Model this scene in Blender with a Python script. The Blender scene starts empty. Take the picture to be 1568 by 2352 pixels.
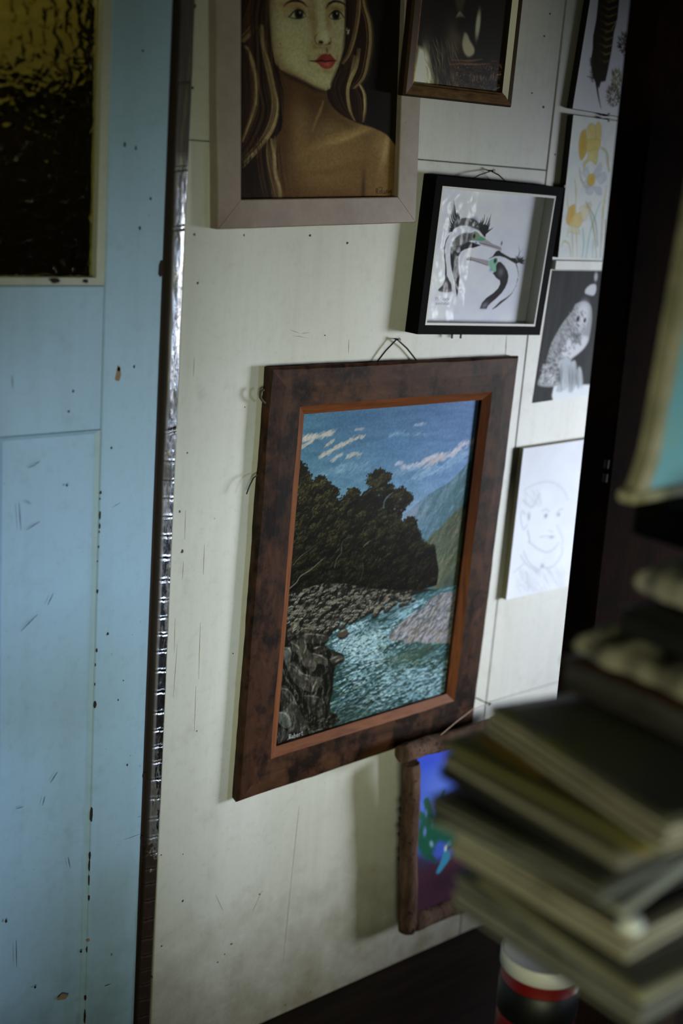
import bpy, math, random
import numpy as np
from mathutils import Vector, noise as mnoise
random.seed(7)
PI = math.pi
SC = bpy.context.scene
COL = SC.collection

# ------------------------------------------------------------------ camera, light, exposure
F, DW, EH = 2928.9056, 1.542439, 1.5
RM = np.array([[0.77049825, -0.11080601, 0.62773759],
               [-0.63293083, -0.24994039, 0.73275396],
               [0.07570344, -0.96190011, -0.26271117]])
cd = bpy.data.cameras.new('camera')
cam = bpy.data.objects.new('camera', cd); COL.objects.link(cam)
from mathutils import Matrix
cam.matrix_world = Matrix(((RM[0][0], -RM[0][1], -RM[0][2], 0),
                           (RM[1][0], -RM[1][1], -RM[1][2], -DW),
                           (RM[2][0], -RM[2][1], -RM[2][2], EH),
                           (0, 0, 0, 1)))
cd.sensor_fit = 'VERTICAL'; cd.sensor_height = 36; cd.sensor_width = 24
cd.lens = F / 2352 * 36
cd.clip_start = 0.02
cd.dof.use_dof = True; cd.dof.focus_distance = 2.0; cd.dof.aperture_fstop = 1.8
SC.camera = cam
SC.view_settings.view_transform = 'Standard'; SC.view_settings.look = 'None'
SC.view_settings.gamma = 1; SC.view_settings.use_curve_mapping = False
SC.view_settings.exposure = 0.0
w = bpy.data.worlds.new('world'); SC.world = w; w.use_nodes = True
w.node_tree.nodes['Background'].inputs[0].default_value = (0.55, 0.62, 0.7, 1)
w.node_tree.nodes['Background'].inputs[1].default_value = 0.5


def area(name, loc, aim, sx, sy, power, col, spread=180):
    l = bpy.data.lights.new(name, 'AREA'); l.shape = 'RECTANGLE'; l.size = sx; l.size_y = sy
    l.energy = power; l.color = col; l.spread = math.radians(spread)
    o = bpy.data.objects.new(name, l); COL.objects.link(o)
    o.location = loc
    o.rotation_euler = (Vector(aim) - Vector(loc)).to_track_quat('-Z', 'Y').to_euler()
    return o


area('window_daylight', (4.12, -1.62, 0.98), (2.12, 0, 0.78), 1.15, 0.8, 8.4, (0.92, 0.98, 1.04), 34)
area('rear_fill', (-0.7, -3.0, 0.9), (1.5, 0, 0.85), 1.2, 0.6, 2.9, (0.97, 1.0, 0.64), 37)  # unseen fill added behind the camera for ambient light
area('side_fill', (2.3, -3.25, 1.05), (0.45, 0, 0.74), 0.9, 0.5, 1.5, (0.62, 0.78, 1.0), 24)  # second unseen fill, added to brighten the blue door
area('beyond_fill', (0.5, 0.25, 2.25), (0.85, 0.6, 1.8), 0.2, 0.2, 3.4, (1.0, 0.9, 0.55))  # unseen lamp added to light the panel behind the door glass


# ------------------------------------------------------------------ helpers
def wallpt(px, py, off=0.0):
    px = np.asarray(px, float); py = np.asarray(py, float)
    c = np.stack([px - 784, py - 1176, np.full(px.shape, F)])
    r = np.tensordot(RM, c, 1); t = (DW - off) / r[1]
    return r[0] * t, r[2] * t + EH


def lin(c):
    c = np.asarray(c, float) / 255
    return np.where(c <= 0.04045, c / 12.92, ((c + 0.055) / 1.055) ** 2.4)


def rgba(c): return tuple(float(v) for v in lin(c)) + (1,)


def mesh(name, verts, faces, mats, parent=None, smooth=False, fm=None):
    me = bpy.data.meshes.new(name); me.from_pydata([tuple(v) for v in verts], [], faces)
    for m in (mats if isinstance(mats, (list, tuple)) else [mats]): me.materials.append(m)
    if fm: me.polygons.foreach_set('material_index', fm)
    if smooth: me.polygons.foreach_set('use_smooth', [True] * len(me.polygons))
    me.update()
    o = bpy.data.objects.new(name, me); COL.objects.link(o)
    if parent: o.parent = parent
    return o


class MB:
    def __init__(s): s.v = []; s.f = []; s.m = []

    def add(s, v, f, m=0):
        b = len(s.v); s.v += [tuple(p) for p in v]; s.f += [tuple(i + b for i in q) for q in f]; s.m += [m] * len(f); return s

    def box(s, x0, x1, y0, y1, z0, z1, b=0.0, m=0):
        if x1 < x0: x0, x1 = x1, x0
        if y1 < y0: y0, y1 = y1, y0
        if z1 < z0: z0, z1 = z1, z0
        b = min(b, (x1 - x0) / 2.01, (y1 - y0) / 2.01, (z1 - z0) / 2.01)
        if b <= 0:
            v = [(x, y, z) for x in (x0, x1) for y in (y0, y1) for z in (z0, z1)]
            return s.add(v, [(0, 1, 3, 2), (4, 6, 7, 5), (0, 4, 5, 1), (2, 3, 7, 6), (0, 2, 6, 4), (1, 5, 7, 3)], m)
        # chamfered box
        V = []; idx = {}
        for ix in (0, 1):
            for iy in (0, 1):
                for iz in (0, 1):
                    X = (x0, x1)[ix]; Y = (y0, y1)[iy]; Z = (z0, z1)[iz]
                    sx = b if ix == 0 else -b; sy = b if iy == 0 else -b; sz = b if iz == 0 else -b
                    idx[ix, iy, iz] = len(V)
                    V += [(X, Y + sy, Z + sz), (X + sx, Y, Z + sz), (X + sx, Y + sy, Z)]
        Fc = []
        for k in range(8):
            pass
        def q(*a): Fc.append(a)
        I = idx
        for i in (0, 1):
            a = [I[i, 0, 0], I[i, 1, 0], I[i, 1, 1], I[i, 0, 1]]; q(*(a if i else a[::-1]))
            a = [I[0, i, 0] + 1, I[0, i, 1] + 1, I[1, i, 1] + 1, I[1, i, 0] + 1]; q(*(a if i else a[::-1]))
            a = [I[0, 0, i] + 2, I[1, 0, i] + 2, I[1, 1, i] + 2, I[0, 1, i] + 2]; q(*(a if i else a[::-1]))
        for i in (0, 1):
            for j in (0, 1):
                q(I[i, j, 0], I[i, j, 1], I[i, j, 1] + 1, I[i, j, 0] + 1)
                q(I[i, 0, j], I[i, 1, j], I[i, 1, j] + 2, I[i, 0, j] + 2)
                q(I[0, i, j] + 1, I[1, i, j] + 1, I[1, i, j] + 2, I[0, i, j] + 2)
        for k in I.values(): q(k, k + 1, k + 2)
        return s.add(V, Fc, m)

    def tube(s, pts, r, n=8, m=0, cap=True, jit=0.0):
        pts = [Vector(p) for p in pts]; L = len(pts)
        rs = r if isinstance(r, (list, tuple)) else [r] * L
        V = []; up = Vector((0.13, 0.9, 0.4)).normalized()
        for i, p in enumerate(pts):
            d = (pts[min(i + 1, L - 1)] - pts[max(i - 1, 0)]).normalized()
            a = d.cross(up)
            if a.length < 0.05: a = d.cross(Vector((1, 0, 0)))
            a.normalize(); b = a.cross(d)
            for k in range(n):
                t = 2 * PI * k / n
                q = p + (a * math.cos(t) + b * math.sin(t)) * rs[i]
                if jit: q += Vector([mnoise.noise(q * 60 + Vector((j * 9, 0, 0))) for j in range(3)]) * jit
                V.append(q)
        Fc = [(i * n + k, i * n + (k + 1) % n, (i + 1) * n + (k + 1) % n, (i + 1) * n + k) for i in range(L - 1) for k in range(n)]
        if cap: Fc += [tuple(range(n))[::-1], tuple((L - 1) * n + k for k in range(n))]
        return s.add(V, Fc, m)

    def lathe(s, prof, c, n=48, m=0):
        V = [(c[0] + r * math.cos(2 * PI * k / n), c[1] + r * math.sin(2 * PI * k / n), c[2] + z) for r, z in prof for k in range(n)]
        Fc = [(i * n + k, i * n + (k + 1) % n, (i + 1) * n + (k + 1) % n, (i + 1) * n + k) for i in range(len(prof) - 1) for k in range(n)]
        Fc += [tuple(range(n))[::-1], tuple((len(prof) - 1) * n + k for k in range(n))]
        return s.add(V, Fc, m)

    def grid(s, fn, nu, nv, m=0):
        V = [fn(i / nu, j / nv) for j in range(nv + 1) for i in range(nu + 1)]
        Fc = [(j * (nu + 1) + i, j * (nu + 1) + i + 1, (j + 1) * (nu + 1) + i + 1, (j + 1) * (nu + 1) + i) for j in range(nv) for i in range(nu)]
        return s.add(V, Fc, m)

    def build(s, name, mats, parent=None, smooth=False): return mesh(name, s.v, s.f, mats, parent, smooth, s.m)


def thing(name, label, cat, loc=(0, 0, 0), rot=(0, 0, 0), group=None):
    o = bpy.data.objects.new(name, None); COL.objects.link(o); o.empty_display_size = 0.05
    o.location = loc; o.rotation_euler = rot; o['label'] = label; o['category'] = cat
    if group: o['group'] = group
    return o


def tag(o, label, cat, group=None):
    o['label'] = label; o['category'] = cat
    if group: o['group'] = group
    return o


def struct(o): o['kind'] = 'structure'; return o


# ------------------------------------------------------------------ materials
class NT:
    def __init__(s, name, rough=0.5, metal=0.0, spec=0.5):
        s.m = bpy.data.materials.new(name); s.m.use_nodes = True; s.t = s.m.node_tree
        s.b = s.t.nodes['Principled BSDF']
        s.b.inputs['Roughness'].default_value = rough; s.b.inputs['Metallic'].default_value = metal
        s.b.inputs['Specular IOR Level'].default_value = spec
        s.tc = s.t.nodes.new('ShaderNodeTexCoord'); s.obj = s.tc.outputs['Object']

    def n(s, kind, **kw):
        o = s.t.nodes.new(kind)
        for k, v in kw.items(): setattr(o, k, v)
        return o

    def link(s, a, b): s.t.links.new(a, b)

    def mapped(s, sc=(1, 1, 1), loc=(0, 0, 0)):
        o = s.n('ShaderNodeMapping'); o.inputs['Scale'].default_value = sc; o.inputs['Location'].default_value = loc
        s.link(s.obj, o.inputs['Vector']); return o.outputs[0]

    def noise(s, scale, detail=4, rough=0.5, vec=None, dist=0.0):
        o = s.n('ShaderNodeTexNoise'); o.inputs['Scale'].default_value = scale; o.inputs['Detail'].default_value = detail
        o.inputs['Roughness'].default_value = rough; o.inputs['Distortion'].default_value = dist
        s.link(vec or s.obj, o.inputs['Vector']); return o.outputs['Fac']

    def voro(s, scale, vec=None, feature='F1', rnd=1.0):
        o = s.n('ShaderNodeTexVoronoi', feature=feature); o.inputs['Scale'].default_value = scale
        o.inputs['Randomness'].default_value = rnd
        s.link(vec or s.obj, o.inputs['Vector']); return o.outputs['Distance']

    def ramp(s, fac, stops):
        o = s.n('ShaderNodeValToRGB'); e = o.color_ramp.elements
        while len(e) < len(stops): e.new(0.5)
        for el, (p, c) in zip(e, stops):
            el.position = p
            el.color = c if len(c) == 4 else rgba(c)
        s.link(fac, o.inputs[0]); return o.outputs[0]

    def gray(s, fac, a, b, va=0.0, vb=1.0):
        return s.ramp(fac, [(a, (va, va, va, 1)), (b, (vb, vb, vb, 1))])

    def mix(s, fac, a, b, mode='MIX'):
        o = s.n('ShaderNodeMix', data_type='RGBA', blend_type=mode)
        for v, i in ((fac, 0), (a, 6), (b, 7)):
            if isinstance(v, (int, float)): o.inputs[i].default_value = v
            elif isinstance(v, tuple): o.inputs[i].default_value = v if len(v) == 4 else rgba(v)
            else: s.link(v, o.inputs[i])
        return o.outputs[2]

    def math(s, op, a, b=0.0):
        o = s.n('ShaderNodeMath', operation=op)
        for v, i in ((a, 0), (b, 1)):
            if isinstance(v, (int, float)): o.inputs[i].default_value = v
            else: s.link(v, o.inputs[i])
        return o.outputs[0]

    def color(s, c):
        if isinstance(c, tuple): s.b.inputs['Base Color'].default_value = c if len(c) == 4 else rgba(c)
        else: s.link(c, s.b.inputs['Base Color'])
        return s

    def bump(s, h, strength=0.3, dist=0.002):
        o = s.n('ShaderNodeBump'); o.inputs['Strength'].default_value = strength; o.inputs['Distance'].default_value = dist
        s.link(h, o.inputs['Height']); s.link(o.outputs[0], s.b.inputs['Normal']); return s


def paint_wall(name, base, grime_shade, rough=0.55, gk=0.5, streak=0.35):
    n = NT(name, rough)
    blotch = n.gray(n.noise(2.2, 5, 0.6), 0.42, 0.72)
    st = n.gray(n.noise(9, 5, 0.6, n.mapped((3.0, 3.0, 0.22))), 0.48, 0.75)
    c = n.mix(n.math('MULTIPLY', blotch, gk * 0.35), base, grime_shade)
    c = n.mix(n.math('MULTIPLY', st, streak * 0.4), c, grime_shade)
    sp = n.gray(n.noise(210, 2, 0.5), 0.70, 0.76)
    gate = n.gray(n.noise(6, 3, 0.6), 0.45, 0.62)
    c = n.mix(n.math('MULTIPLY', n.math('MULTIPLY', sp, gate), 0.7), c, (84, 72, 52))
    v = n.gray(n.voro(26), 0.02, 0.045, 1.0, 0.0)
    g2 = n.gray(n.noise(4, 2, 0.5, n.mapped((1, 1, 1), (5, 3, 1))), 0.55, 0.6)
    c = n.mix(n.math('MULTIPLY', n.math('MULTIPLY', v, g2), 0.5), c, (58, 46, 32))
    sp = n.n('ShaderNodeSeparateXYZ'); n.link(n.obj, sp.inputs[0])          # scuffed dirt built up above the floor, deepened to carry the shade there
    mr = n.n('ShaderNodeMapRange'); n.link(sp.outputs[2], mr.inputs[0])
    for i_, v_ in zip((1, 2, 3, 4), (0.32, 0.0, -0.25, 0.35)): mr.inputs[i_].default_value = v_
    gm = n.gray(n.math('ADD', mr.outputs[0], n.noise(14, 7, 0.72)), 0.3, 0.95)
    c = n.mix(n.math('MULTIPLY', gm, 0.85), c, grime_shade)
    mo = n.gray(n.noise(70, 5, 0.7), 0.52, 0.75); c = n.mix(n.math('MULTIPLY', mo, 0.16), c, grime_shade)
    n.color(c); n.bump(n.noise(260, 3, 0.6, n.mapped((1, 1, 0.15))), 0.12, 0.0006)
    return n.m


M = {}
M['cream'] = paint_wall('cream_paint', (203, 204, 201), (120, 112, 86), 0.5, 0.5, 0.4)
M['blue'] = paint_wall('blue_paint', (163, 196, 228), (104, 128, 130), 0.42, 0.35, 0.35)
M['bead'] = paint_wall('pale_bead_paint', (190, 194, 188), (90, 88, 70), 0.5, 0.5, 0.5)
M['dark'] = NT('black_gap', 0.9).color((10, 8, 7)).m
n = NT('dark_floor_boards', 0.6, spec=0.15)
g = n.noise(7, 6, 0.6, n.mapped((0.8, 9, 1)))
n.color(n.mix(n.gray(n.noise(320, 2), 0.76, 0.8), n.ramp(g, [(0.3, (20, 13, 10)), (0.7, (42, 28, 22))]), (120, 110, 95))); n.bump(g, 0.3, 0.002); M['floor'] = n.m


def wood(name, a, b, blot=None, sc=(1, 1, 1), rough=0.45, bump=0.35, blotscale=22, bt=(0.5, 0.68), spec=0.22):
    n = NT(name, rough, 0, spec)
    g = n.noise(9, 6, 0.65, n.mapped(sc), 1.2)
    c = n.ramp(g, [(0.32, a), (0.7, b)])
    if blot:
        k = n.gray(n.noise(blotscale, 5, 0.65, n.mapped((1, 1, 0.8), (3, 1, 2))), bt[0], bt[1])
        c = n.mix(n.math('MULTIPLY', k, 0.92), c, blot)
    n.color(c); n.bump(n.noise(55, 5, 0.6, n.mapped(sc)), bump, 0.002)
    return n.m


M['frame_wood_h'] = wood('weathered_dark_timber', (44, 27, 18), (82, 53, 36), (17, 9, 6), (1, 2, 3), 0.55, 0.15, 26, (0.45, 0.62), 0.1)
M['frame_wood_v'] = wood('weathered_dark_timber_upright', (38, 23, 15), (74, 46, 31), (15, 8, 6), (3, 2, 1), 0.55, 0.15, 26, (0.45, 0.62), 0.1)
M['slip_h'] = wood('orange_cut_timber', (90, 51, 29), (124, 73, 43), None, (1, 6, 12), 0.5, 0.1, spec=0.1)
M['slip_v'] = wood('orange_cut_timber_upright', (90, 51, 29), (124, 73, 43), None, (12, 6, 1), 0.5, 0.1, spec=0.1)
M['post'] = wood('dark_post_timber', (20, 9, 6), (34, 16, 9), (9, 5, 4), (9, 9, 0.8), 0.8, 0.2, 22, (0.5, 0.68), 0.05)
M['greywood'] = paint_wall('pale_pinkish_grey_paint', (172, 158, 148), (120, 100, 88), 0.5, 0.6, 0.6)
M['blackframe'] = NT('matt_black_paint', 0.6, spec=0.03).color((8, 7, 8)).m
M['mat_white'] = NT('white_mount_board', 0.6).color((225, 224, 222)).m
M['recess_grey'] = NT('pale_grey_card', 0.7).color((176, 176, 172)).m
n = NT('worn_gold', 0.36, 0.75); n.color(n.ramp(n.noise(40, 4, 0.6, n.mapped((1, 1, 4))), [(0.3, (96, 70, 42)), (0.7, (150, 116, 72))])); M['gold'] = n.m
n = NT('dull_bronze', 0.4, 0.5); n.color((70, 50, 32)); M['bronze'] = n.m
M['lit_cream_slip'] = NT('lit_cream_slip', 0.45).color((250, 246, 226)).m  # right rail's bevel, colour raised to carry the window light it catches
M['board_edge'] = NT('dark_board_edge', 0.6).color((34, 28, 20)).m
M['metal'] = NT('dark_metal', 0.4, 0.8).color((60, 55, 50)).m
M['cord'] = NT('dark_cord', 0.8).color((34, 27, 20)).m
M['cord_olive'] = NT('olive_cord', 0.8).color((78, 74, 48)).m
M['thread'] = NT('pale_thread', 0.6).color((170, 140, 120)).m
n = NT('weathered_driftwood', 0.85, spec=0.1)
g = n.noise(10, 6, 0.7, n.mapped((5, 5, 1.2)))
n.color(n.mix(n.gray(n.noise(90, 3, 0.6), 0.6, 0.7), n.ramp(g, [(0.3, (50, 35, 29)), (0.7, (114, 90, 79))]), (36, 22, 18))); n.bump(n.noise(45, 6, 0.7), 0.8, 0.003); M['drift'] = n.m


def art_mat(name, rough=0.5, bump=0.0, spec=0.06):
    n = NT(name, rough, 0, spec); a = n.n('ShaderNodeAttribute', attribute_name='Art'); n.color(a.outputs['Color'])
    if bump: n.bump(n.noise(420, 3, 0.6), bump, 0.0005)
    return n.m


M['oil'] = art_mat('oil_paint', 0.38, 0.15)
M['oil_matt'] = art_mat('matt_oil_paint', 0.55, 0.12)
M['paper'] = art_mat('drawing_paper', 0.6)
M['glossprint'] = art_mat('glossy_print', 0.3, 0, 0.3)

# ------------------------------------------------------------------ painting by strokes on a canvas
def vnoise(h, w, cy, cx, seed):
    r = np.random.RandomState(seed)
    gy, gx = int(h / cy) + 3, int(w / cx) + 3
    g = r.rand(gy, gx)
    y = np.arange(h) / cy; x = np.arange(w) / cx
    iy = y.astype(int); ix = x.astype(int)
    fy = y - iy; fx = x - ix; fy = fy * fy * (3 - 2 * fy); fx = fx * fx * (3 - 2 * fx)
    a = g[iy][:, ix]; b = g[iy][:, ix + 1]; c = g[iy + 1][:, ix]; d = g[iy + 1][:, ix + 1]
    fx = fx[None]; fy = fy[:, None]
    return (a * (1 - fx) + b * fx) * (1 - fy) + (c * (1 - fx) + d * fx) * fy


def fbm(h, w, cy, cx, seed, o=4):
    s = 0; a = 1; t = 0
    for i in range(o):
        s = s + a * vnoise(h, w, max(cy / 2 ** i, 1.01), max(cx / 2 ** i, 1.01), seed + i); t += a; a *= 0.5
    return s / t


def gnoise(X, Y, seed, o=4):
    r = np.random.RandomState(seed); T = r.rand(256, 256); t = 0; a = 1.0; tot = 0
    for i in range(o):
        ix = np.floor(X).astype(int); iy = np.floor(Y).astype(int); fx = X - ix; fy = Y - iy
        fx = fx * fx * (3 - 2 * fx); fy = fy * fy * (3 - 2 * fy); ix &= 255; iy &= 255; jx = (ix + 1) & 255; jy = (iy + 1) & 255
        t = t + a * ((T[iy, ix] * (1 - fx) + T[iy, jx] * fx) * (1 - fy) + (T[jy, ix] * (1 - fx) + T[jy, jx] * fx) * fy)
        tot += a; a *= .5; X = X * 2.03 + 17; Y = Y * 2.03 + 31
    return t / tot


def catmull(pts, n=8):
    p = np.array(pts, float)
    if len(p) < 3: n = max(n, 6)
    q = np.vstack([2 * p[0] - p[1], p, 2 * p[-1] - p[-2]]); out = []
    for i in range(1, len(q) - 2):
        for k in range(n):
            t = k / n
            out.append(0.5 * ((2 * q[i]) + (-q[i - 1] + q[i + 1]) * t + (2 * q[i - 1] - 5 * q[i] + 4 * q[i + 1] - q[i + 2]) * t * t + (-q[i - 1] + 3 * q[i] - 3 * q[i + 1] + q[i + 2]) * t ** 3))
    out.append(p[-1]); return np.array(out)


class Quad:
    """a nearly rectangular picture hanging on the wall: corners BL, BR, TR, TL as (x, z), and the homography of its own plane"""
    def __init__(s, bl, br, tr, tl):
        c = [np.array(p, float) for p in (bl, br, tr, tl)]
        s.w = (np.linalg.norm(c[1] - c[0]) + np.linalg.norm(c[2] - c[3])) / 2
        s.h = (np.linalg.norm(c[3] - c[0]) + np.linalg.norm(c[2] - c[1])) / 2
        A = []; B = []
        for (u, v), (x, z) in zip(((0, 0), (s.w, 0), (s.w, s.h), (0, s.h)), c):
            A += [[u, v, 1, 0, 0, 0, -u * x, -v * x], [0, 0, 0, u, v, 1, -u * z, -v * z]]; B += [x, z]
        s.H = np.append(np.linalg.solve(np.array(A), np.array(B)), 1).reshape(3, 3); s.I = np.linalg.inv(s.H)
        s.x, s.z = c[0]

    def fwd(s, u, v):
        u = np.asarray(u, float); v = np.asarray(v, float)
        q = np.tensordot(s.H, np.stack([u, v, np.ones(u.shape)]), 1); return q[0] / q[2], q[1] / q[2]

    def inv(s, x, z):
        q = np.tensordot(s.I, np.stack([x, z, np.ones(np.shape(x))]), 1); return q[0] / q[2], q[1] / q[2]

    def loc(s, u, v, y):          # point in the coordinates of the empty at the lower left corner
        x, z = s.fwd(u, v); return (float(x) - s.x, y, float(z) - s.z)


def member(q, side, prof, mats, fm, parent, name='frame_rail', seg=24, wob=0.0, gap=0.0, rect=None, seed=0):
    """one mitred side of a picture frame; prof = (inset, y) from the outer back edge round to the inner edge"""
    x0, z0, x1, z1 = rect or (0, 0, q.w, q.h)
    V = []; n = len(prof)
    for i in range(seg + 1):
        t = gap + (1 - 2 * gap) * i / seg
        for j, (u, y) in enumerate(prof):
            A, B, C, D = (x0 + u, z0 + u), (x1 - u, z0 + u), (x1 - u, z1 - u), (x0 + u, z1 - u)
            a, b = ((A, B), (B, C), (C, D), (D, A))[side]
            px, pz = a[0] + (b[0] - a[0]) * t, a[1] + (b[1] - a[1]) * t
            if wob and j < n - 2:
                nn = mnoise.noise(Vector((px * 9 + seed, pz * 9, j // 2))) + 0.5 * mnoise.noise(Vector((px * 40 + seed, pz * 40, j)))
                k = ((0, 1), (-1, 0), (0, -1), (1, 0))[side]
                px += k[0] * nn * wob; pz += k[1] * nn * wob
            V.append(q.loc(px, pz, y))
    Fc = [(i * n + j, (i + 1) * n + j, (i + 1) * n + j + 1, i * n + j + 1) for i in range(seg) for j in range(n - 1)]
    m = [fm[j] for i in range(seg) for j in range(n - 1)]
    Fc += [tuple(range(n)), tuple(seg * n + j for j in range(n))[::-1]]; m += [0, 0]
    return mesh(name, V, Fc, mats, parent, False, m)


class Canvas:
    """a picture surface: quad q it belongs to, its rectangle lx, lz, w, h inside that quad, off = distance from wall"""
    def __init__(s, q, lx, lz, w, h, off, res, base=(128, 128, 128)):
        s.q = q; s.lx = lx; s.lz = lz; s.w = w; s.h = h; s.off = off; s.res = res
        s.W = int(round(w * res)) + 1; s.H = int(round(h * res)) + 1
        s.a = np.zeros((s.H, s.W, 3)) + np.array(base, float)
        s.clip = None; s.setcrop(0, 0, 1)

    def setcrop(s, cx, cy, sc): s.crop = (cx, cy, sc); s.k = sc * s.res / 1060.0; return s

    def P(s, pts):
        p = np.array(pts, float); px = s.crop[0] + p[:, 0] * s.crop[2]; py = s.crop[1] + p[:, 1] * s.crop[2]
        x, z = wallpt(px, py, s.off); u, v = s.q.inv(x, z)
        return np.stack([(u - s.lx) * s.res, (v - s.lz) * s.res], 1)

    def _bb(s, x0, x1, y0, y1):
        x0 = max(0, int(x0)); y0 = max(0, int(y0)); x1 = min(s.W, int(x1) + 2); y1 = min(s.H, int(y1) + 2)
        return (x0, x1, y0, y1) if x1 > x0 and y1 > y0 else None

    def _put(s, b, m, col):
        x0, x1, y0, y1 = b
        if s.clip is not None: m = m * s.clip[y0:y1, x0:x1]
        r = s.a[y0:y1, x0:x1]; r += (np.array(col, float) - r) * m[..., None]

    def polymask(s, pts, soft=1.2, raw=False, smooth=False):
        p = np.array(pts, float) if raw else s.P(pts)
        if smooth: p = catmull(list(p) + [p[0]], 6)[:-1]
        b = s._bb(p[:, 0].min() - soft * 2, p[:, 0].max() + soft * 2, p[:, 1].min() - soft * 2, p[:, 1].max() + soft * 2)
        if not b: return None, None
        X, Y = np.meshgrid(np.arange(b[0], b[1]), np.arange(b[2], b[3]))
        ins = np.zeros(X.shape, bool); d2 = np.full(X.shape, 1e12)
        for i in range(len(p)):
            a, c = p[i], p[(i + 1) % len(p)]; e = c - a; L = max(e @ e, 1e-9)
            if a[1] != c[1]:
                k = ((a[1] > Y) != (c[1] > Y)) & (X < e[0] * (Y - a[1]) / e[1] + a[0]); ins ^= k
            t = np.clip(((X - a[0]) * e[0] + (Y - a[1]) * e[1]) / L, 0, 1)
            d2 = np.minimum(d2, (X - a[0] - t * e[0]) ** 2 + (Y - a[1] - t * e[1]) ** 2)
        d = np.sqrt(d2) * np.where(ins, 1, -1)
        return b, np.clip(d / soft + 0.5, 0, 1)

    def poly(s, pts, col, soft=1.2, al=1.0, smooth=False, grad=None):
        b, m = s.polymask(pts, soft, smooth=smooth)
        if b is None: return
        if grad is not None:        # grad = (p0, p1, col2)
            q = s.P([grad[0], grad[1]]); e = q[1] - q[0]
            X, Y = np.meshgrid(np.arange(b[0], b[1]), np.arange(b[2], b[3]))
            t = np.clip(((X - q[0][0]) * e[0] + (Y - q[0][1]) * e[1]) / (e @ e), 0, 1)[..., None]
            c = np.array(col, float) * (1 - t) + np.array(grad[2], float) * t
            s._put(b, m * al, c)
        else: s._put(b, m * al, col)

    def clipto(s, pts, soft=1.5, smooth=False):
        full = np.zeros((s.H, s.W)); b, m = s.polymask(pts, soft, smooth=smooth)
        if b: full[b[2]:b[3], b[0]:b[1]] = m
        s.clip = full; return full

    def stroke(s, pts, wd, col, soft=1.0, al=1.0, raw=False, smooth=True, n=6):
        p = np.array(pts, float) if raw else s.P(pts)
        ws = np.array(wd if isinstance(wd, (list, tuple)) else [wd] * len(p), float) * (1 if raw else s.k) / 2
        t0 = np.linspace(0, 1, len(ws))
        if smooth and len(p) > 1: p = catmull(p, n)
        ws = np.interp(np.linspace(0, 1, len(p)), t0, ws)
        for i in range(len(p) - 1):
            pass
        mw = ws.max() + soft + 1
        b = s._bb(p[:, 0].min() - mw, p[:, 0].max() + mw, p[:, 1].min() - mw, p[:, 1].max() + mw)
        if not b: return
        m = np.zeros((b[3] - b[2], b[1] - b[0]))
        for i in range(len(p) - 1):
            a, c = p[i], p[i + 1]; w0, w1 = ws[i], ws[i + 1]; r = max(w0, w1) + soft + 1
            q = s._bb(min(a[0], c[0]) - r, max(a[0], c[0]) + r, min(a[1], c[1]) - r, max(a[1], c[1]) + r)
            if not q: continue
            X, Y = np.meshgrid(np.arange(q[0], q[1]), np.arange(q[2], q[3])); e = c - a; L = max(e @ e, 1e-9)
            t = np.clip(((X - a[0]) * e[0] + (Y - a[1]) * e[1]) / L, 0, 1)
            d = np.sqrt((X - a[0] - t * e[0]) ** 2 + (Y - a[1] - t * e[1]) ** 2)
            v = np.clip((w0 + (w1 - w0) * t - d) / soft + 0.5, 0, 1)
            ww = np.minimum(1, (w0 + (w1 - w0) * t) * 2 + 0.15)
            sub = m[q[2] - b[2]:q[3] - b[2], q[0] - b[0]:q[1] - b[0]]; np.maximum(sub, v * ww, out=sub)
        s._put(b, m * al, col)

    def blob(s, c, rx, ry, col, al=1.0, ang=0, pw=1.0, raw=False):
        p = np.array(c, float) if raw else s.P([c])[0]
        k = 1 if raw else s.k; rx *= k; ry *= k; r = max(rx, ry) * 2.2
        b = s._bb(p[0] - r, p[0] + r, p[1] - r, p[1] + r)
        if not b: return
        X, Y = np.meshgrid(np.arange(b[0], b[1]) - p[0], np.arange(b[2], b[3]) - p[1])
        ca, sa = math.cos(ang), math.sin(ang); U = (X * ca + Y * sa) / rx; V = (-X * sa + Y * ca) / ry
        s._put(b, np.exp(-(U * U + V * V) ** pw) * al, col)

    def dab(s, x, y, L, W, ang, col, al=1.0):
        r = L + 1
        b = s._bb(x - r, x + r, y - r, y + r)
        if not b: return
        X = (np.arange(b[0], b[1]) - x)[None, :]; Y = (np.arange(b[2], b[3]) - y)[:, None]
        ca, sa = math.cos(ang), math.sin(ang); U = (X * ca + Y * sa) / L; V = (-X * sa + Y * ca) / W
        s._put(b, np.clip(1.6 * (1 - (U * U + V * V)), 0, 1) * al, col)

    def relief(s, mask, sc, asp, ang, seed, lights, darks, al=0.8, thr=0.25, sharp=1.6, dirn=(-0.6, 0.8), o=4, warp=0.0):
        """brush relief: light strokes on the lit flank of a noise height field, dark ones on the other"""
        Y, X = np.mgrid[0:s.H, 0:s.W].astype(float)
        if warp: X = X + (fbm(s.H, s.W, sc * 3, sc * 3, seed + 50) - .5) * warp * sc; Y = Y + (fbm(s.H, s.W, sc * 3, sc * 3, seed + 60) - .5) * warp * sc
        ca, sa = math.cos(ang), math.sin(ang)
        def hgt(dx, dy): return gnoise(((X + dx) * ca + (Y + dy) * sa) / (sc * asp), (-(X + dx) * sa + (Y + dy) * ca) / sc, seed, o)
        e = max(1.0, sc * .18); g = hgt(0, 0) - hgt(dirn[0] * e, dirn[1] * e); g = g / (g.std() + 1e-9)
        pick = gnoise(X / (sc * 1.3), Y / (sc * 1.3), seed + 7, 2)
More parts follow.
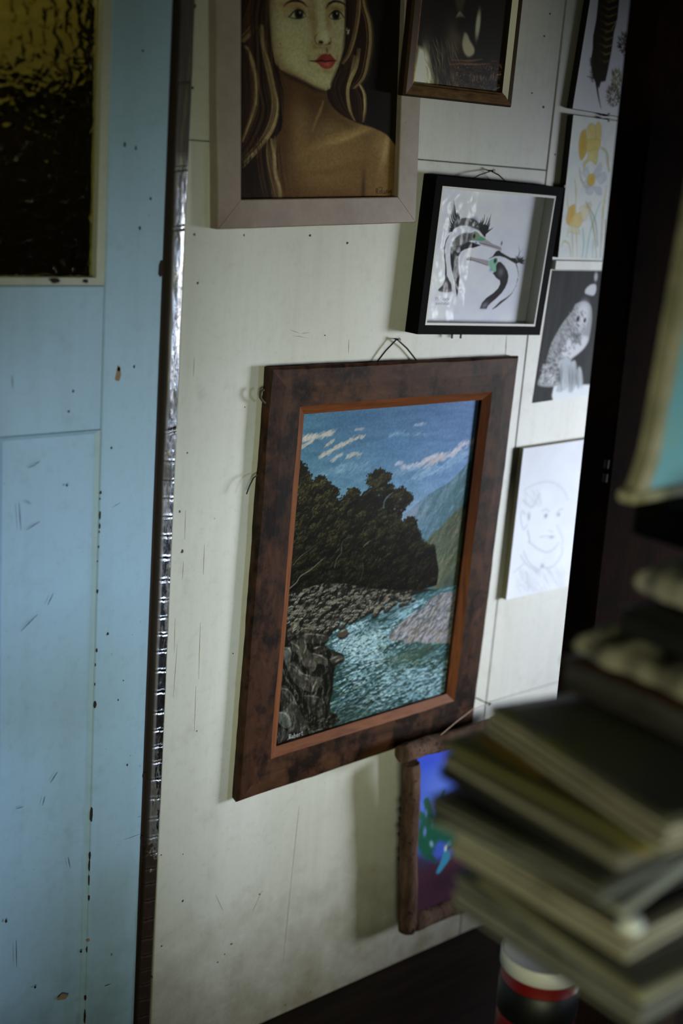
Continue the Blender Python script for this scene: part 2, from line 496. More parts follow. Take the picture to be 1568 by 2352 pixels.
        for sign, cols in ((1, lights), (-1, darks)):
            a = np.clip((g * sign - thr) * sharp, 0, 1) * al * (mask if mask is not None else 1)
            n = len(cols); k = np.clip(((pick - pick.min()) / (np.ptp(pick) + 1e-9) * n).astype(int), 0, n - 1)
            c = np.array(cols, float)[k]
            s.a += (c - s.a) * a[..., None]

    def fullmask(s, pts, soft=2, smooth=False):
        old = s.clip; m = s.clipto(pts, soft, smooth); s.clip = old; return m

    def mul(s, n, amt, mask=None):
        k = (1 + (n - 0.5) * 2 * amt)[..., None]
        s.a = s.a * k if mask is None else s.a * (1 + (k - 1) * mask[..., None])

    def build(s, name, parent, y, mat, gain=1.0, tint=(1, 1, 1)):
        nx, ny = s.W, s.H
        X, Z = np.meshgrid(s.lx + np.arange(nx) / s.res, s.lz + np.arange(ny) / s.res)
        X, Z = s.q.fwd(X, Z); X = X - s.q.x; Z = Z - s.q.z
        co = np.stack([X, np.full(X.shape, y), Z], -1).reshape(-1, 3).astype(np.float32)
        i = np.arange((ny - 1) * (nx - 1)); j = i // (nx - 1) * nx + i % (nx - 1)
        fc = np.stack([j, j + 1, j + nx + 1, j + nx], 1).astype(np.int32)
        me = bpy.data.meshes.new(name); me.vertices.add(nx * ny); me.vertices.foreach_set('co', co.ravel())
        me.loops.add(fc.size); me.loops.foreach_set('vertex_index', fc.ravel())
        me.polygons.add(len(fc)); me.polygons.foreach_set('loop_start', (np.arange(len(fc)) * 4).astype(np.int32))
        me.polygons.foreach_set('loop_total', np.full(len(fc), 4, np.int32))
        me.update(calc_edges=True); me.validate()
        at = me.color_attributes.new('Art', 'FLOAT_COLOR', 'POINT')
        c = np.clip(lin(np.clip(s.a, 0, 255)) * gain * np.array(tint), 0, 0.92).reshape(-1, 3)
        at.data.foreach_set('color', np.hstack([c, np.ones((len(c), 1))]).astype(np.float32).ravel())
        me.materials.append(mat)
        o = bpy.data.objects.new(name, me); COL.objects.link(o); o.parent = parent
        return o


GL = {}   # unit-square handwriting strokes
GL.update({'S': [[(.9, .85), (.5, 1), (.15, .8), (.5, .5), (.85, .25), (.5, 0), (.1, .15)]], 't': [[(.45, 1), (.4, .2), (.7, .02)], [(.1, .7), (.8, .72)]],
           'i': [[(.5, .6), (.48, .05), (.65, 0)], [(.5, .85), (.52, .88)]], 'c': [[(.85, .5), (.5, .62), (.2, .3), (.5, 0), (.85, .1)]],
           'o': [[(.5, .6), (.15, .3), (.5, 0), (.85, .3), (.5, .6)]], 'a': [[(.8, .55), (.4, .6), (.15, .3), (.45, 0), (.8, .3), (.82, .6), (.9, 0)]],
           'r': [[(.25, .6), (.25, 0)], [(.25, .4), (.5, .62), (.85, .55)]], 'b': [[(.2, 1), (.2, 0), (.6, .02), (.85, .3), (.5, .6), (.2, .35)]],
           'p': [[(.2, .6), (.2, -.45)], [(.2, .45), (.6, .62), (.85, .3), (.5, 0), (.2, .15)]], 'u': [[(.15, .6), (.2, .1), (.5, 0), (.8, .3), (.8, .6), (.85, 0)]],
           'n': [[(.2, .6), (.2, 0)], [(.2, .4), (.55, .62), (.8, .4), (.82, 0)]], 's': [[(.8, .55), (.4, .6), (.3, .4), (.7, .25), (.6, .02), (.15, .05)]],
           'R': [[(.2, 0), (.2, 1)], [(.2, 1), (.8, .95), (.75, .6), (.2, .5), (.9, 0)]], 'e': [[(.15, .3), (.8, .35), (.5, .62), (.2, .35), (.4, 0), (.85, .1)]],
           'L': [[(.3, 1), (.2, .05), (.9, .1)]], 'g': [[(.8, .55), (.4, .6), (.15, .3), (.45, 0), (.8, .3), (.82, .6), (.75, -.4), (.3, -.4)]],
           'Y': [[(.1, 1), (.5, .5)], [(.9, 1), (.4, -.1)]]})


def write(c, txt, p0, p1, hgt, wd, col, al=0.9):
    """handwriting from crop point p0 to p1, hgt in crop px"""
    n = len(txt); dx = (p1[0] - p0[0]) / n; dy = (p1[1] - p0[1]) / n
    for i, ch in enumerate(txt):
        for st in GL.get(ch, []):
            c.stroke([(p0[0] + dx * (i + q[0] * 0.9), p0[1] + dy * (i + q[0] * .9) - q[1] * hgt) for q in st], wd, col, 0.9, al)

# ------------------------------------------------------------------ the room
struct(MB().box(-1.6, 4.35, -3.4, 0.6, -0.05, 0.0).build('floor', M['floor']))
M['ceil'] = NT('brown_ceiling', 0.7).color((96, 84, 62)).m
struct(MB().box(-1.6, 4.35, -3.4, 0.6, 2.45, 2.5).build('ceiling', M['ceil']))
b = MB()
G = 0.0009                                        # board joints are real gaps in front of a dark backing
b.box(0.9935, 1.7262, 0, 0.014, 0.001, 1.5155, 0.0012).box(0.9935, 1.7262, 0.0006, 0.014, 1.5165, 2.449, 0.0012)
b.box(1.728, 4.248, 0, 0.014, 0.515, 2.449, 0.0012).box(1.728, 4.248, 0.0, 0.014, 0.001, 0.5138, 0.0012)
b.box(-1.599, 0.296, 0, 0.014, 0.001, 2.449)
b.box(0.2962, 0.9935, 0, 0.014, 2.07, 2.449)
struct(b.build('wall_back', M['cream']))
b = MB().box(0.966, 4.248, 0.0145, 0.09, 0.001, 2.449).box(-1.599, 0.29, 0.0145, 0.09, 0.001, 2.449)
struct(b.build('wall_backing', M['dark']))
M['plain'] = NT('dull_cream_wall', 0.6).color((150, 148, 120)).m
# right wall with the window opening
b = MB(); wy0, wy1, wz0, wz1 = -2.25, -0.98, 0.5, 1.5
b.box(4.25, 4.32, -3.4, wy0, 0, 2.45).box(4.25, 4.32, wy1, 0.09, 0, 2.45).box(4.25, 4.32, wy0, wy1, 0, wz0).box(4.25, 4.32, wy0, wy1, wz1, 2.45)
struct(b.build('wall_right', M['plain']))
b = MB()
for y in (wy0, (wy0 + wy1) / 2 - 0.02, wy1 - 0.04): b.box(4.27, 4.3, y, y + 0.04, wz0, wz1)
for z in (wz0, wz1 - 0.04): b.box(4.27, 4.3, wy0, wy1, z, z + 0.04)
struct(b.build('window_1', M['mat_white']))
for k_, (wx, wz) in enumerate(((2.3, 1.05), (-0.7, 0.95))):          # added bare frames on the solid wall behind the two fill lamps
    b = MB()
    for x in (wx - .55, wx - .02, wx + .51): b.box(x, x + .04, -3.398, -3.37, wz - .45, wz + .45)
    for z in (wz - .45, wz + .41): b.box(wx - .55, wx + .55, -3.397, -3.372, z, z + .04)
    struct(b.build('window_%d' % (k_ + 3), M['mat_white']))
struct(MB().box(-1.66, -1.6, -3.4, 0.6, 0, 2.45).build('wall_left', M['plain']))
struct(MB().box(-1.6, 4.35, -3.46, -3.4, 0, 2.45).build('wall_front', M['plain']))
struct(MB().box(-1.6, 4.35, 0.6, 0.66, 0, 2.45).build('wall_beyond', NT('room_beyond', 0.8).color((34, 20, 12)).m))
struct(MB().box(0.3, 1.12, 0.57, 0.598, 1.60, 2.2, .002).build('window_2', NT('pale_olive_panel', 0.8).color((176, 168, 118)).m))  # added panel, pale so a bright patch shows through the glass

# ------------------------------------------------------------------ blue door with its amber glass
door = thing('door_1', 'x', 'x', (0.63, 0.02, 0)); del door['label']; del door['category']; struct(door)
def DX(o): o.parent = door; o.location = -Vector((0.63, 0.02, 0)); return o
b = MB()
b.box(0.8702, 0.9605, 0, 0.04, 0.004, 2.06, 0.0018)                 # right stile
b.box(0.30, 0.391, 0, 0.04, 0.004, 2.06, 0.0018)
b.box(0.392, 0.8693, 0.0004, 0.04, 1.1185, 1.3165, 0.001)           # lock rail
b.box(0.392, 0.8693, 0.0004, 0.04, 1.93, 2.06, 0.001)
b.box(0.392, 0.8693, 0.0004, 0.04, 0.004, 0.03, 0.001)
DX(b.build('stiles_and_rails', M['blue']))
# lower panel: recessed field with a soft sloping edge
b = MB()
def slope(x0, x1, z0, z1, y0, y1, wd):
    V = [(x0, y0, z0), (x1, y0, z0), (x1, y0, z1), (x0, y0, z1), (x0 + wd, y1, z0 + wd), (x1 - wd, y1, z0 + wd), (x1 - wd, y1, z1 - wd), (x0 + wd, y1, z1 - wd)]
    return V, [(0, 1, 5, 4), (1, 2, 6, 5), (2, 3, 7, 6), (3, 0, 4, 7), (4, 5, 6, 7)]
V, Fc = slope(0.72, 0.8695, 0.03, 1.1178, 0.0012, 0.0052, 0.006); b.add(V, Fc)
V, Fc = slope(0.392, 0.716, 0.03, 1.1178, 0.0012, 0.0052, 0.006); b.add(V, Fc)
b.box(0.7155, 0.7205, 0.0012, 0.03, 0.03, 1.118)
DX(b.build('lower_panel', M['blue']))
b = MB()
# glazing bead, mitred at the lower corner
for (x0, x1) in ((0.8575, 0.869),):
    b.add([(x0, 0.0016, 1.3275), (x1, 0.0, 1.3175), (x1, 0.0, 1.93), (x0, 0.0016, 1.93), (x0, 0.022, 1.3275), (x0, 0.022, 1.93)], [(0, 1, 2, 3), (4, 0, 3, 5)])
b.add([(0.392, 0.0, 1.3175), (0.869, 0.0, 1.3175), (0.8575, 0.0016, 1.3275), (0.392, 0.0016, 1.3275), (0.392, 0.022, 1.3275), (0.8575, 0.022, 1.3275)], [(0, 1, 2, 3), (3, 2, 5, 4)])
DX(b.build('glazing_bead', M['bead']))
n = NT('amber_hammered_glass', 0.08)
n.b.inputs['Roughness'].default_value = 0.12; n.b.inputs['Specular IOR Level'].default_value = 0.04; n.color((168, 164, 112)); n.b.inputs['Transmission Weight'].default_value = 1.0; n.b.inputs['IOR'].default_value = 1.13
hh = n.math('ADD', n.noise(40, 2, 0.5, None, 0.6), n.math('MULTIPLY', n.voro(60), 0.7))
n.bump(hh, 1.0, 0.016)
DX(MB().box(0.392, 0.8575, 0.014, 0.0175, 1.3275, 1.93).build('glass_pane', n.m))
b = MB(); z = 1.328
rr = random.Random(3)
while z < 1.93:                                    # ragged bead of old putty down the edge of the glass
    h_ = rr.uniform(0.012, 0.04); wd = rr.uniform(0.002, 0.0055)
    b.add([(0.8575, 0.0135, z), (0.8575 - wd * .6, 0.0135, z), (0.8575 - wd, 0.0135, z + h_ / 2), (0.8575 - wd * .5, 0.0135, z + h_), (0.8575, 0.0135, z + h_)], [(0, 4, 3, 2, 1)]); z += h_
DX(b.build('putty', NT('old_putty', 0.6).color((126, 122, 62)).m))
# flaked chips and small marks in the paint, each an irregular flake a fraction of a millimetre thick
def flakes(name, items, mat, par=None, y=-0.0004):
    b = MB(); r2 = random.Random(5)
    for (px, py, sx, sy) in items:
        x, zz = wallpt(px, py); k = 7
        pts = [(x + sx * 4.2e-4 * math.cos(2 * PI * i / k) * r2.uniform(.6, 1.2), zz + sy * 4.2e-4 * math.sin(2 * PI * i / k) * r2.uniform(.6, 1.2)) for i in range(k)]
        V = [(p[0], y, p[1]) for p in pts] + [(p[0], y + 0.0012, p[1]) for p in pts]
        b.add(V, [tuple(range(k))] + [(i, i + k, (i + 1) % k + k, (i + 1) % k) for i in range(k)])
    o = b.build(name, mat); o['kind'] = 'structure'; return o
M['rust'] = NT('bare_dark_wood_chip', 0.8).color((34, 16, 18)).m
o = flakes('paint_chips', [(231, 1132, 4, 7), (230, 1146, 2, 4), (229.5, 1184, 4, 14), (229, 1208, 4, 12), (228, 1222, 2, 5), (226.5, 1256, 3, 5), (224, 1290, 2, 3), (224, 1358, 4, 8), (221.5, 1494, 4, 8), (219, 1527, 2, 7),
    (218, 1572, 2, 6), (217.5, 1618, 7, 14), (210, 1872, 6, 30), (206, 1965, 4, 18), (205, 1990, 4, 30), (204, 2022, 4, 24), (204.5, 2062, 4, 14), (199, 2182, 3, 14), (196, 2292, 5, 14), (194.5, 2335, 4, 34), (186, 2186, 4, 6), (125, 644, 22, 9), (197, 646, 13, 7), (256, 1029, 4, 5), (247, 1456, 5, 7), (271, 1608, 3, 5), (308, 842, 4, 7),
    (328, 117, 6, 4), (286, 332, 4, 9), (312, 340, 4, 9), (346, 456, 4, 6), (321, 523, 4, 8), (283, 1563, 3, 3), (292, 1757, 4, 5), (154, 1115, 5, 4), (168, 898, 4, 5), (158, 945, 5, 5), (14, 2116, 6, 7), (81, 2268, 5, 5),
    (369, 617, 12, 44), (331, 1780, 8, 14), (324, 1925, 6, 9), (247, 2262, 14, 2)], M['rust'])
DX(o)
o = flakes('filler_patches', [(271, 862, 11, 30), (145, 2290, 24, 14), (202, 2160, 9, 6), (256, 2192, 6, 7), (272, 848, 7, 9)], NT('tan_filler', 0.7).color((142, 118, 92)).m); DX(o)
def scratches(name, segs, mat, wd=0.0007, y=-0.0003):
    b = MB()
    for (x0, y0, x1, y1) in segs:
        a = np.array(wallpt(x0, y0)); c = np.array(wallpt(x1, y1)); d = c - a; d = d / np.linalg.norm(d); q = np.array([-d[1], d[0]]) * wd / 2
        P = [a, a * .5 + c * .5 + q, c, a * .5 + c * .5 - q]
        b.add([(p[0], y, p[1]) for p in P] + [(p[0], y + .001, p[1]) for p in P], [(0, 1, 2, 3), (0, 4, 5, 1), (1, 5, 6, 2), (2, 6, 7, 3), (3, 7, 4, 0)])
    o = b.build(name, mat); o['kind'] = 'structure'; return o
M['scuff'] = NT('grey_scuff', 0.7).color((84, 100, 106)).m
DX(scratches('scuffs', [(43, 1155, 48, 1218), (60, 1218, 92, 1198), (55, 1148, 74, 1160), (28, 862, 29, 892), (132, 1774, 116, 1798), (103, 1830, 98, 1850), (156, 1970, 161, 1994), (37, 2160, 38, 2222), (48, 1450, 86, 1412),
    (315, 1877, 327, 1874), (284, 1929, 326, 1914), (37, 1858, 54, 1853), (257, 1166, 278, 1153), (78, 1068, 92, 1060), (64, 1075, 82, 1068), (110, 1390, 122, 1364)], M['scuff'], 0.0008))

# wall marks
M['soot'] = NT('brown_wall_speck', 0.8).color((74, 60, 44)).m
o = flakes('wall_specks', [(418, 1267, 6, 8), (535, 1501, 3, 3), (562, 935, 2, 2), (430, 1040, 4, 4), (442, 202, 5, 5), (447, 14, 7, 7), (446, 539, 5, 5), (454, 650, 5, 5), (412, 1175, 4, 5), (797, 558, 5, 5), (712, 541, 6, 4), (560, 540, 3, 4),
    (500, 2210, 4, 3), (531, 2168, 6, 4), (516, 2192, 5, 3), (420, 1962, 3, 3), (420, 2068, 4, 4), (370, 1964, 3, 3), (452, 1679, 3, 3), (419, 2070, 4, 4), (348, 2246, 5, 6), (655, 2308, 4, 4), (712, 2278, 3, 3), (596, 2054, 4, 4), (371, 2173, 4, 4),
    (1274, 355, 5, 4), (1250, 83, 4, 4), (1263, 32, 4, 4), (1248, 246, 4, 5), (1222, 214, 3, 3), (746, 770, 3, 3), (700, 1400, 2, 2)], M['soot'])
o2 = scratches('wall_scratches', [(426, 1172, 424, 1240), (421, 1290, 419, 1330), (469, 1250, 467, 1320), (460, 1430, 456, 1560), (407, 1480, 398, 1600), (450, 1575, 446, 1680), (402, 1420, 400, 1500), (687, 1850, 671, 2000), (671, 2000, 650, 2210), (801, 780, 800, 812), (446, 820, 444, 865),
    (664, 757, 690, 766), (690, 766, 712, 764), (668, 770, 706, 776), (602, 2045, 588, 2075), (588, 2075, 580, 2094), (495, 2055, 512, 2092)], NT('brown_scratch', 0.8).color((138, 128, 98)).m, 0.0007)
o3 = scratches('wall_scratches', [(1163, 770, 1160, 822), (1118, 405, 1128, 420)], NT('pale_stain_line', 0.8).color((150, 146, 118)).m, 0.002)

# ------------------------------------------------------------------ foil tape over the gap
def foil_pt(u, v):
    z = 0.004 + v * 2.05
    x = 0.9665 + 0.0255 * u
    if u < 0.16: y = 0.012 - 0.018 * math.sin(u / 0.16 * PI / 2)
    else: y = -0.006 + (u - 0.16) * -0.0018 + 0.0035 * max(0, (u - 0.85) / 0.15) ** 2 * 4 * .5
    k = 1 - abs(u - .5) * .6
    if z > 1.08: nn = mnoise.noise(Vector((u * 1.6, z * 7, 7))) * 0.0028 + mnoise.noise(Vector((u * 4, z * 26, 9))) * 0.0012 + mnoise.noise(Vector((u * 8, z * 80, 2))) * 0.0003
    else:
        nn = mnoise.noise(Vector((u * 2.2, z * 22, 1))) * 0.0011 + mnoise.noise(Vector((u * 5, z * 75, 4))) * 0.0005
        f = (z / 0.0305 + 0.15 * math.sin(z * 31) + .08 * u) % 1.0
        nn += -0.0011 if f < 0.09 else (0.0006 if f < 0.2 else 0)
    for zc in (1.108, 1.395, 1.475, 1.59):
        if abs(z - zc - .004 * u) < 0.003: nn -= 0.0014
    edge = mnoise.noise(Vector((0, z * 60, 3))) * 0.0012 * (1 if u > 0.94 or u < 0.06 else 0)
    low = max(0, 0.55 - z) * 0.012
    return (x + edge - low - nn * .2, y - nn * k, z)
b = MB().grid(foil_pt, 26, 1500)
n = NT('crinkled_foil', 0.24, 1.0)
sep = n.n('ShaderNodeSeparateXYZ'); n.link(n.obj, sep.inputs[0])
dirt = n.gray(n.noise(46, 6, 0.75, n.mapped((1.6, 1, 0.3))), 0.5, 0.62)
zl = n.n('ShaderNodeMapRange'); n.link(sep.outputs[2], zl.inputs[0])
for i, v in zip((1, 2, 3, 4), (0.62, 0.2, 0.0, 0.75)): zl.inputs[i].default_value = v
torn = n.gray(n.math('ADD', n.noise(26, 5, 0.7), zl.outputs[0]), 0.80, 0.86)
dk = n.math('MAXIMUM', n.math('MULTIPLY', dirt, 0.8), torn)
xl = n.n('ShaderNodeMapRange'); n.link(sep.outputs[0], xl.inputs[0])
for i, v in zip((1, 2, 3, 4), (0.9765, 0.9705, 0.0, 0.95)): xl.inputs[i].default_value = v
dk = n.math('MAXIMUM', dk, xl.outputs[0])
tp = n.n('ShaderNodeMapRange'); n.link(sep.outputs[2], tp.inputs[0])
for i, v in zip((1, 2, 3, 4), (1.46, 1.50, 0.0, 0.88)): tp.inputs[i].default_value = v
dk = n.math('MAXIMUM', dk, tp.outputs[0])
n.color(n.mix(dk, (190, 188, 190), (44, 28, 20)))
n.link(n.math('SUBTRACT', 1.0, n.math('MULTIPLY', dk, 0.75)), n.b.inputs['Metallic'])
n.link(n.math('ADD', 0.2, n.math('MULTIPLY', dk, 0.4)), n.b.inputs['Roughness'])
n.bump(n.noise(160, 4, 0.7, n.mapped((1.5, 1, 0.5))), 0.5, 0.0012)
fo = b.build('foil_strip', n.m, None, True)
tag(fo, 'crinkled silver foil tape running down between the blue door and the cream wall', 'tape')
struct(MB().box(0.9612, 0.9925, 0.004, 0.03, 0.002, 2.06).build('trim_1', NT('dark_rough_timber', 0.8).color((36, 22, 16)).m))

# ------------------------------------------------------------------ frames
def quad_px(off, *px):
    c = [wallpt(p[0], p[1], off) for p in px]; return Quad(*[(float(a), float(b)) for a, b in c])
def hang(name, label, cat, q): return thing(name, label, cat, (q.x, 0, q.z))

# --- big landscape
QB = quad_px(0.020, (545, 1845), (1087, 1662), (1194, 818), (622, 845))
fb = hang('framed_painting', 'large river and forest landscape painting in a heavy dark timber frame with orange inner edges', 'painting', QB)
prof = [(0.002, -0.0015), (0, -0.0155), (0.004, -0.020), (0.030, -0.0206), (0.061, -0.0195), (0.0765, -0.0115), (0.0765, -0.003)]
fm = [0, 0, 0, 0, 1, 2]
for sd, (a, c) in enumerate((('frame_wood_h', 'slip_h'), ('frame_wood_v', 'slip_v'), ('frame_wood_h', 'slip_h'), ('frame_wood_v', 'slip_v'))):
    member(QB, sd, prof, [M[a], M[c], M['frame_wood_v']], fm, fb, 'frame_rail', 60, 0.0016, 0.0, None, sd)
def rect_in(q, off, px):
    u, v = q.inv(*wallpt([p[0] for p in px], [p[1] for p in px], off)); return u.round(4), v.round(4)
b = MB(); b.add([QB.loc(u, v, y) for y in (-0.0012, -0.0038) for u, v in ((0.06, 0.06), (QB.w - 0.06, 0.06), (QB.w - 0.06, QB.h - 0.06), (0.06, QB.h - 0.06))], [(0, 1, 2, 3), (4, 7, 6, 5), (0, 4, 5, 1), (1, 5, 6, 2), (2, 6, 7, 3), (3, 7, 4, 0)])
b.build('backing_board', M['board_edge'], fb)
def Lp(q, px, py, off): x, z = wallpt(px, py, off); return (float(x) - q.x, -off, float(z) - q.z)
MB().tube([Lp(QB, 862, 836, 0.006), Lp(QB, 885, 806, 0.007), Lp(QB, 911, 779, 0.009), Lp(QB, 934, 800, 0.007), Lp(QB, 958, 830, 0.006)], 0.0013, 6).build('hanging_cord', M['cord'], fb)
MB().tube([Lp(QB, 592, 1090, 0.012), Lp(QB, 582, 1098, 0.016), Lp(QB, 573, 1116, 0.018), Lp(QB, 566, 1135, 0.018)], 0.0011, 6).build('cord_end', M['cord'], fb)
MB().tube([Lp(QB, 606, 895, 0.016), Lp(QB, 599, 899, 0.016), Lp(QB, 597, 912, 0.016), Lp(QB, 603, 921, 0.016), Lp(QB, 609, 926, 0.016)], 0.002, 8).build('screw_eye', NT('dull_ring', 0.7).color((52, 46, 34)).m, fb)
def nail(px, py, label, tip=-0.0125):
    x, z = wallpt(px, py, 0.006); m = MB().tube([(0, 0.02, 0), (0, tip + .001, 0.001), (0, tip, 0.001)], 0.0012, 8).tube([(0, tip + .001, 0.001), (0, tip - .0005, 0.001)], 0.0028, 10)
    o = m.build('nail', M['metal']); o.location = (float(x), 0, float(z)); tag(o, label, 'nail')
nail(911, 780, 'small nail holding the cord of the large landscape painting')
nail(1128, 393, 'small nail holding the cord of the black box frame')

# --- portrait
QP = Quad((1.035, 1.398), (1.412, 1.419), (1.3745, 1.975), (0.9975, 1.954))
fp = hang('framed_portrait', 'painting of a long haired woman with red lips in a pale greyish pink board frame', 'painting', QP)
prof = [(0, -0.001), (0, -0.0185), (0.0015, -0.020), (0.039, -0.020), (0.0402, -0.019), (0.0402, -0.009)]
for sd in range(4): member(QP, sd, prof, [M['greywood']], [0] * 5, fp, 'frame_rail', 30, 0.0005, 0.0018 if sd == 0 else 0.0004, None, sd + 4)
m_ = MB(); m_.add([QP.loc(u, v, y) for y in (-0.001, -0.0085) for u, v in ((0.006, 0.006), (QP.w - 0.006, 0.006), (QP.w - 0.006, QP.h - 0.006), (0.006, QP.h - 0.006))], [(0, 1, 2, 3), (4, 7, 6, 5), (0, 4, 5, 1), (1, 5, 6, 2), (2, 6, 7, 3), (3, 7, 4, 0)])
m_.build('backing_board', NT('reddish_board', 0.7).color((88, 40, 28)).m, fp)

# --- gold framed bird picture
g0 = np.array(wallpt(928, 220, 0.038)); g1 = np.array(wallpt(1176, 247, 0.038)); gt = np.array(wallpt(950, 0, 0.038)); gr = np.array(wallpt(1203, 0, 0.038))
tl = g0 + (gt - g0) / np.linalg.norm(gt - g0) * 0.30; tr = g1 + (gr - g1) / np.linalg.norm(gr - g1) * 0.30
QG = Quad(g0, g1, tr, tl)
fg = hang('framed_picture', 'dark picture of a black bird above a nest in a narrow gold frame', 'picture', QG)
prof = [(0.001, -0.022), (0, -0.034), (0.003, -0.038), (0.0165, -0.036), (0.018, -0.034), (0.0205, -0.0335), (0.0225, -0.0275)]
mats = [M['gold'], M['lit_cream_slip'], M['bronze']]
profr = [(0.001, -0.022), (0, -0.034), (0.003, -0.038), (0.0095, -0.037), (0.0105, -0.0365), (0.0215, -0.033), (0.0225, -0.0275)]
for sd in range(4): member(QG, sd, profr if sd == 1 else prof, [M['gold'], M['lit_cream_slip'], M['bronze']], [2, 2, 2, 2, 1, 2] if sd in (1,) else ([2, 2, 0, 0, 0, 2] if sd != 3 else [2, 2, 2, 2, 0, 2]), fg, 'frame_rail', 6)
m_ = MB(); m_.add([QG.loc(u, v, y) for y in (-0.0215, -0.0262) for u, v in ((0.003, 0.003), (QG.w - 0.003, 0.003), (QG.w - 0.003, QG.h - 0.003), (0.003, QG.h - 0.003))], [(0, 1, 2, 3), (4, 7, 6, 5), (0, 4, 5, 1), (1, 5, 6, 2), (2, 6, 7, 3), (3, 7, 4, 0)])
m_.build('backing_board', M['board_edge'], fg)

# --- black box frame with the two seabirds
QK = quad_px(0.031, (958, 768), (1240, 770), (1296, 430), (1003, 402))
fk = hang('shadow_box', 'deep black box frame with a drawing of two crested seabirds', 'picture', QK)
prof = [(0, -0.001), (0, -0.0302), (0.0008, -0.031), (0.0155, -0.031), (0.0155, -0.0295)]
for sd in range(4): member(QK, sd, prof, [M['blackframe']], [0] * 4, fk, 'frame_rail', 4)
prof = [(0.0155, -0.0302), (0.0195, -0.0302), (0.0195, -0.0292)]
for sd in range(4): member(QK, sd, prof, [M['mat_white']], [0, 0], fk, 'white_lip', 4)
prof = [(0.0193, -0.0292), (0.0193, -0.0085)]
for sd in range(4): member(QK, sd, prof, [M['recess_grey']], [0], fk, 'recess_wall', 4)
MB().tube([Lp(QK, 1078, 414, 0.02), Lp(QK, 1100, 402, 0.016), Lp(QK, 1127, 393, 0.009), Lp(QK, 1145, 402, 0.016), Lp(QK, 1162, 418, 0.02)], 0.0011, 6).build('hanging_cord', M['cord_olive'], fk)
b = MB()
for px in (1038, 1058): p = Lp(QK, px, 772, 0.012); b.box(p[0] - .0015, p[0] + .0015, -.014, -.010, p[2] - .004, p[2] + .004, .0008)
b.build('clip', M['metal'], fk)

# --- right column
def panel(name, label, cat, q, off, edge, back=0.0008):
    t = hang(name, label, cat, q)
    C = [(0, 0), (q.w, 0), (q.w, q.h), (0, q.h)]
    MB().add([q.loc(u, v, y) for y in (-back, -off + 0.0004) for u, v in C], [(0, 1, 2, 3), (4, 7, 6, 5), (0, 4, 5, 1), (1, 5, 6, 2), (2, 6, 7, 3), (3, 7, 4, 0)]).build('backing_board', edge, t)
    return t
def clip_(q, t, px, py, off):
    p = Lp(q, px, py, off); MB().box(p[0] - .003, p[0] + .003, -off - .0012, -.002, p[2] - .003, p[2] + .003, .0008).build('clip', M['metal'], t)
QF = Quad((1.7585, 1.6215), (1.972, 1.6165), (1.985, 1.92), (1.779, 1.925))
ff = panel('feather_picture', 'clip framed picture of brown barred feathers on white, topmost in the right column', 'picture', QF, 0.0145, M['board_edge'])
clip_(QF, ff, 1343, 78, 0.013); clip_(QF, ff, 1397, 263, 0.014)
QD = Quad((1.7665, 1.3688), (1.968, 1.3665), (1.972, 1.6085), (1.7625, 1.6105))
fd = panel('daffodil_picture', 'clip framed watercolour of yellow daffodils below the feather picture', 'picture', QD, 0.0145, M['board_edge'])
clip_(QD, fd, 1297, 428, 0.013); clip_(QD, fd, 1397, 276, 0.014)
o = MB().box(1.7695, 1.985, -0.008, -0.0002, 1.3465, 1.3635, 0.001).build('batten', M['cream']); tag(o, 'short cream painted batten between the daffodil picture and the owl print', 'batten')
QO = Quad((1.7602, 1.1045), (1.93, 1.111), (1.94, 1.3455), (1.7722, 1.3455))
fo_ = hang('owl_print', 'black and white print of a perched owl on a dark ground, pinned under the batten', 'picture', QO)
QS = quad_px(0.013, (1162, 1378), (1334, 1340), (1366, 1006), (1202, 1030))
fs = panel('portrait_sketch', 'faint pencil sketch of a child on white paper, lowest in the right column', 'drawing', QS, 0.013, NT('olive_board_edge', 0.7).color((150, 146, 118)).m)
M['pin'] = M['metal']

# ------------------------------------------------------------------ the landscape painting
def jit(c, a, r): k = 1 + (r.random() - .5) * 2 * a; return tuple(v * k for v in c)
R = random.Random(11)
u, v = rect_in(QB, 0.0105, [(695, 950), (1108, 915), (1023, 1612), (632, 1722)])
lx, lz = 0.0755, 0.0755
c = Canvas(QB, lx, lz, QB.w - 2 * lx, QB.h - 2 * lz, 0.0045, 1100, (95, 135, 172))
A = (640, 900, 0.3125); B = (620, 1300, 0.28699)
c.setcrop(*A)
# sky
yy = np.linspace(0, 1, c.H)[:, None, None]; xx = np.linspace(0, 1, c.W)[None, :, None]
top = np.array([64, 104, 138.]) * (1 - xx) + np.array([78, 112, 164.]) * xx
lo = np.array([116, 162, 180.]) * (1 - xx) + np.array([132, 166, 204.]) * xx
t = np.clip((yy - 0.62) / 0.36, 0, 1); c.a = lo * (1 - t) + top * t
c.a[:, :, :] += (fbm(c.H, c.W, 9, 40, 3)[..., None] - 0.5) * 30
c.blob((650, 180), 420, 60, (70, 108, 148), .5, .1); c.blob((900, 380), 200, 110, (78, 124, 168), .5, .2); c.blob((200, 230), 200, 60, (92, 138, 164), .4)
def cloud(pts, wd, n, col, ln=9, al=.5):
    q = catmull(c.P(pts), 12)
    for i in range(n):
        p = q[R.randrange(len(q))]
        k = c.k * wd; c.dab(p[0] + R.gauss(0, k * .5), p[1] + R.gauss(0, k * .35), R.uniform(.4, 1) * ln, R.uniform(1.2, 3), R.uniform(.35, .75), jit(col, .08, R), R.uniform(.3, 1) * al)
LC = (180, 178, 178)
cloud([(185, 345), (250, 335), (330, 315), (395, 295)], 22, 150, (190, 186, 184), 8, .55)
cloud([(165, 410), (220, 380), (250, 350)], 14, 60, LC, 8, .5)
